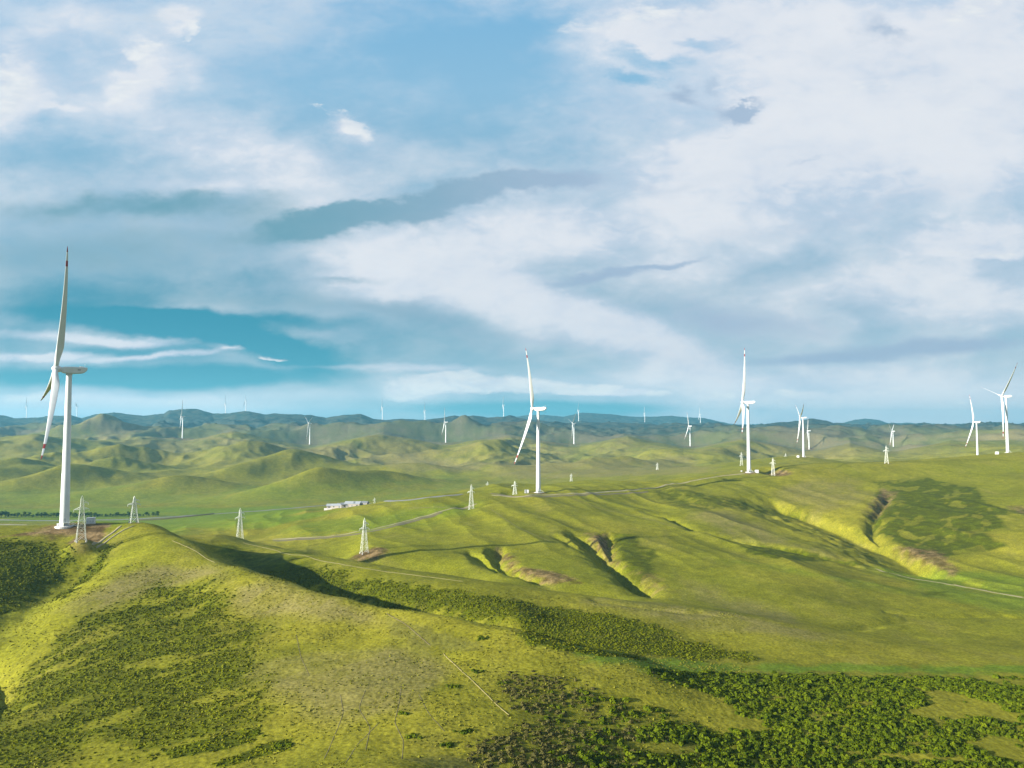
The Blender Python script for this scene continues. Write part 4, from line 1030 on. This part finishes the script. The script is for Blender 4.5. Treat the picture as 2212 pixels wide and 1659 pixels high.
# cloud-deck coordinates (perspective streaks)
iv = mth(nt, 'DIVIDE', 1., mth(nt, 'ADD', mth(nt, 'MAXIMUM', Vv, 0.), .16))
deck = comb(mth(nt, 'MULTIPLY', U, iv), iv)
base = comb(U, mth(nt, 'MULTIPLY', Vv, 1.9))
stre = comb(mth(nt, 'ADD', mth(nt, 'MULTIPLY', U, 1.), mth(nt, 'MULTIPLY', Vv, -.8)), mth(nt, 'ADD', mth(nt, 'MULTIPLY', Vv, 5.5), mth(nt, 'MULTIPLY', U, -.9)), 3.3)
wn = nzc(base, 6.5, 7, .62); 
wv = nt.nodes.new('ShaderNodeVectorMath'); wv.operation = 'SUBTRACT'; nt.links.new(wn.outputs['Color'], wv.inputs[0]); wv.inputs[1].default_value = (.5, .5, .5)
ws = nt.nodes.new('ShaderNodeVectorMath'); ws.operation = 'MULTIPLY'; nt.links.new(wv.outputs[0], ws.inputs[0])
wsy = mth(nt, 'ADD', .012, mth(nt, 'MULTIPLY', mth(nt, 'MAXIMUM', Vv, 0.), .24)); nt.links.new(comb(.15, wsy, 0.), ws.inputs[1])
wa = nt.nodes.new('ShaderNodeVectorMath'); wa.operation = 'ADD'; nt.links.new(comb(U, Vv), wa.inputs[0]); nt.links.new(ws.outputs[0], wa.inputs[1])
WARP = wa.outputs[0]
wsx = nt.nodes.new('ShaderNodeSeparateXYZ'); nt.links.new(WARP, wsx.inputs[0])
def blob(acc, x, y, rx, ry, rot, wgt):
    """adds one soft elliptic cloud patch (by sky direction) to the running sum; the sum rides in z so the nodes evaluate one after another"""
    u, v = ray(x, y)
    mpn = nt.nodes.new('ShaderNodeMapping'); mpn.vector_type = 'TEXTURE'; nt.links.new(comb(wsx.outputs[0], wsx.outputs[1], acc), mpn.inputs[0])
    mpn.inputs['Location'].default_value = (float(u), float(v), 0); mpn.inputs['Rotation'].default_value = (0, 0, R(rot)); mpn.inputs['Scale'].default_value = (rx / F, ry / F, 1e7)
    ln = nt.nodes.new('ShaderNodeVectorMath'); ln.operation = 'LENGTH'; nt.links.new(mpn.outputs[0], ln.inputs[0])
    return mth(nt, 'ADD', acc, mrange(nt, ln.outputs['Value'], 0, 1.25, wgt, 0.))
def total(lst, start=None):
    t = start if start is not None else mth(nt, 'MULTIPLY', wsx.outputs[2], 0.)
    for q in lst: t = blob(t, *q)
    return t
WH = [  # white veil and cloud (image x, y, rx, ry, rotation, weight)
 (20, 160, 90, 110, 0, .7), (0, 250, 90, 60, 0, .9), (95, 238, 30, 24, 0, .75), (145, 242, 40, 20, 0, .65), (290, 180, 100, 75, 15, .75), (330, 120, 70, 60, 0, .5), (390, 50, 60, 45, 0, .75), (410, 160, 50, 40, 0, .4), (140, 60, 170, 90, 0, .4), (200, 230, 260, 90, -12, .45), (560, 330, 330, 75, -14, .6),
 (480, 400, 200, 40, 0, .5), (700, 430, 200, 30, 5, .3), (745, 262, 62, 38, -8, .85), (800, 300, 130, 50, -14, .4),
 (1430, 75, 260, 85, 8, .8), (1700, 60, 420, 130, 4, .6), (1950, 220, 560, 190, 12, .75), (2100, 50, 140, 60, 18, .7), (1620, 330, 420, 110, 14, .5), (2130, 300, 260, 150, 10, .35),
 (1000, 520, 420, 75, 6, .85), (880, 610, 320, 70, 0, .6), (1150, 660, 420, 70, -16, .8), (1450, 770, 300, 60, -22, .5), (1650, 470, 560, 90, 9, .3), (2110, 515, 230, 42, 6, .55), (2130, 545, 180, 14, 2, .6), (2050, 640, 420, 80, 0, .4),
 (1980, 840, 330, 60, 0, .6), (1500, 830, 420, 50, 0, .3), (1010, 828, 230, 22, 0, .5), (960, 850, 90, 22, 0, .4), (1330, 845, 90, 9, 0, .9), (930, 800, 160, 10, 0, .5),
 (230, 732, 300, 13, -2, 1.0), (100, 770, 130, 12, 2, 1.1), (330, 768, 220, 8, 4, .9), (480, 752, 50, 10, -4, .9), (600, 776, 46, 6, -4, 1.0), (170, 872, 560, 34, 0, 1.2), (700, 850, 300, 20, 0, .35), (740, 792, 200, 7, 0, .4),
 (1900, 893, 700, 45, 0, .55), (100, 890, 800, 26, 0, .5), (1740, 850, 60, 10, 0, .5), (1540, 860, 40, 9, 0, .5)]
BL_ = [  # openings of clear sky
 (1000, 110, 330, 190, -10, .8), (700, 180, 240, 160, 0, .35), (1490, 90, 100, 26, -6, 1.0), (1380, 130, 100, 30, -12, 1.0), (1380, 185, 60, 26, 0, 1.0), (1180, 60, 140, 70, 0, .3), (1040, 290, 300, 90, 0, .4), (130, 330, 260, 50, -4, .25),
 (380, 690, 380, 30, -2, 1.5), (520, 735, 290, 40, -12, 1.5), (620, 760, 140, 40, -30, .5), (250, 755, 150, 12, 0, .5), (300, 812, 480, 26, 0, 1.3), (130, 640, 300, 50, 0, .3), (1180, 883, 300, 20, 0, 1.2), (2060, 900, 120, 8, 0, .2), (300, 560, 500, 100, 0, .15)]
DK = [  # thick grey undersides
 (950, 430, 420, 40, 9, 1.3), (1180, 405, 240, 34, 4, .5), (330, 440, 430, 46, 0, .7), (700, 480, 330, 42, 6, .5), (150, 540, 520, 100, 0, .45), (1290, 592, 190, 18, 8, .9), (1450, 565, 120, 8, 8, .5), (750, 602, 150, 12, 1, .5),
 (1475, 215, 60, 34, 0, .75), (1590, 235, 90, 26, 0, .9), (1540, 190, 50, 22, -30, .5), (1640, 215, 60, 12, 25, .6), (1560, 290, 60, 12, 10, .4), (1430, 400, 220, 26, 8, .3), (1580, 690, 300, 60, -8, .65), (2000, 755, 380, 26, 5, .85), (1720, 780, 300, 16, 0, .5), (1800, 470, 420, 40, 12, .45), (1750, 330, 90, 9, 6, .5),
 (1880, 60, 60, 70, 0, .55), (1930, 95, 70, 24, -30, .4), (1790, 120, 60, 40, 60, .3), (700, 650, 500, 34, -4, .4), (1250, 745, 420, 26, -10, .35), (1000, 730, 250, 40, -20, .4), (1020, 850, 50, 12, 0, .3)]
TOTW = total([(*q[:5], -q[5]) for q in BL_], total(WH)); TOTD = total(DK, mth(nt, 'MULTIPLY', TOTW, 0.))
PF = [(15, 180, 60, 90, 0, 1), (0, 245, 60, 40, 0, 1), (95, 238, 30, 22, 0, .9), (145, 243, 32, 14, 0, .7), (270, 190, 80, 50, 15, .8), (320, 125, 50, 40, 0, .7), (395, 48, 50, 34, 0, .95), (425, 80, 24, 34, 0, .6), (745, 250, 42, 30, -10, 1), (770, 275, 50, 22, 0, .7), (680, 235, 36, 7, -12, .5),
 (980, 826, 150, 30, 3, 1.6), (900, 850, 70, 22, 0, 1), (1130, 834, 150, 20, -2, 1.5), (1300, 840, 80, 14, 2, 1.2), (1240, 846, 60, 5, 0, .6), (1540, 856, 50, 12, 0, 1), (1720, 846, 80, 16, 0, 1), (1440, 850, 60, 9, 0, .8), (60, 858, 120, 16, 0, .8), (330, 862, 160, 12, 0, .7), (2030, 870, 60, 5, 0, .7), (1990, 842, 200, 16, 0, .5), (1300, 70, 110, 30, 10, .5), (1420, 30, 150, 26, 4, .5), (2090, 45, 90, 34, 22, .8), (2120, 545, 110, 9, 2, 1), (60, 770, 70, 8, 2, .9), (590, 777, 40, 4, -4, .9), (480, 755, 40, 6, 0, .7), (1850, 180, 160, 26, 20, .4), (2100, 210, 90, 60, 0, .4)]
TOTP = total(PF, mth(nt, 'MULTIPLY', TOTW, 0.))
nd = nzc(stre, 2.2, 6, .52, .2).outputs['Fac']; nb = nzc(base, 6, 6, .5, .3).outputs['Fac']; nk = nzc(deck, 1.1, 6, .55).outputs['Fac']
nf = nzc(base, 26, 7, .62, .4).outputs['Fac']
def amp(n_, a): return mth(nt, 'MULTIPLY', mth(nt, 'SUBTRACT', n_, .5), a)
ns = mth(nt, 'ADD', mth(nt, 'ADD', amp(nd, 1.0), amp(nb, 1.15)), mth(nt, 'MULTIPLY', amp(nf, 1.), mrange(nt, Vv, .05, .3, .15, .75)))
veil = mth(nt, 'ADD', mth(nt, 'ADD', mrange(nt, U, -.25, .35, .40, .74), TOTW), ns)
veil = mrange(nt, veil, -.35, 1.35)
dk = mrange(nt, mth(nt, 'ADD', TOTD, mth(nt, 'MULTIPLY', ns, .75)), .12, .85)
X_ = 2 ** -EXPO
def C_(r, g, b_): return (r * X_, g * X_, b_ * X_)
cr = nt.nodes.new('ShaderNodeValToRGB'); nt.links.new(mth(nt, 'DIVIDE', mth(nt, 'MAXIMUM', Vv, 0.), .6), cr.inputs[0])
els = cr.color_ramp.elements
els[0].position = 0; els[0].color = (*C_(.03, .34, .48), 1); els[1].position = 1; els[1].color = (*C_(.20, .48, .74), 1)
e = els.new(.27); e.color = (*C_(.001, .245, .36), 1); e = els.new(.42); e.color = (*C_(.21, .42, .55), 1); e = els.new(.75); e.color = (*C_(.28, .53, .73), 1)
sk = nt.nodes.new('ShaderNodeVectorMath'); sk.operation = 'SCALE'; nt.links.new(sky.outputs[0], sk.inputs[0]); sk.inputs['Scale'].default_value = .05
clear = mixrgb(nt, .12, cr.outputs[0], sk.outputs[0])
white = mixrgb(nt, mrange(nt, nb, .35, .65), C_(.60, .68, .80), C_(.74, .78, .85))
dkc = mixrgb(nt, mrange(nt, U, -.35, .15), C_(.13, .33, .43), C_(.36, .48, .64))
c1 = mixrgb(nt, veil, clear, white)
c1 = mixrgb(nt, mth(nt, 'MULTIPLY', dk, .88), c1, dkc)
bright = mrange(nt, mth(nt, 'ADD', veil, amp(nf, .5)), .78, 1.1)
c1 = mixrgb(nt, mth(nt, 'MULTIPLY', mth(nt, 'MULTIPLY', bright, mth(nt, 'SUBTRACT', 1., dk)), .6), c1, C_(.80, .82, .86))
npf = nzc(comb(mth(nt, 'MULTIPLY', U, 1.), mth(nt, 'MULTIPLY', Vv, 2.6), 7.), 19, 7, .62, .3).outputs['Fac']
puff = mrange(nt, mth(nt, 'ADD', TOTP, mth(nt, 'MULTIPLY', amp(npf, 2.4), mrange(nt, TOTP, 0, .3))), .18, .95)
c1 = mixrgb(nt, mth(nt, 'MULTIPLY', puff, .8), c1, mixrgb(nt, mrange(nt, npf, .35, .65), C_(.66, .72, .80), C_(.84, .86, .87)))
lowb = nt.nodes.new('ShaderNodeVectorMath'); lowb.operation = 'SCALE'; nt.links.new(c1, lowb.inputs[0]); nt.links.new(mrange(nt, Vv, 0., .10, 1.22, 1.02), lowb.inputs['Scale'])
final = lowb.outputs[0]
for nm in ('VIEW',): pass
bg.inputs['Strength'].default_value = 1.0
nt.links.new(final, bg.inputs['Color'])
try: w.cycles.sampling_method = 'MANUAL'; w.cycles.sample_map_resolution = 512
except Exception: pass
# ------------------------------------------------------------------ camera and view
cam = bpy.data.cameras.new('camera'); co = bpy.data.objects.new('camera', cam); COL.objects.link(co)
cam.sensor_fit = 'HORIZONTAL'; cam.angle = 2 * math.atan(1106 / F); cam.clip_start = 1; cam.clip_end = 60000
co.location = (0, 0, H0); co.rotation_euler = (R(90) + PITCH, 0, 0); SC.camera = co
SC.view_settings.view_transform = 'Standard'; SC.view_settings.look = 'None'; SC.view_settings.exposure = EXPO; SC.view_settings.gamma = 1
SC.cycles.max_bounces = 4; SC.cycles.diffuse_bounces = 2; SC.cycles.volume_bounces = 0; SC.cycles.glossy_bounces = 2
SC.cycles.use_denoising = True
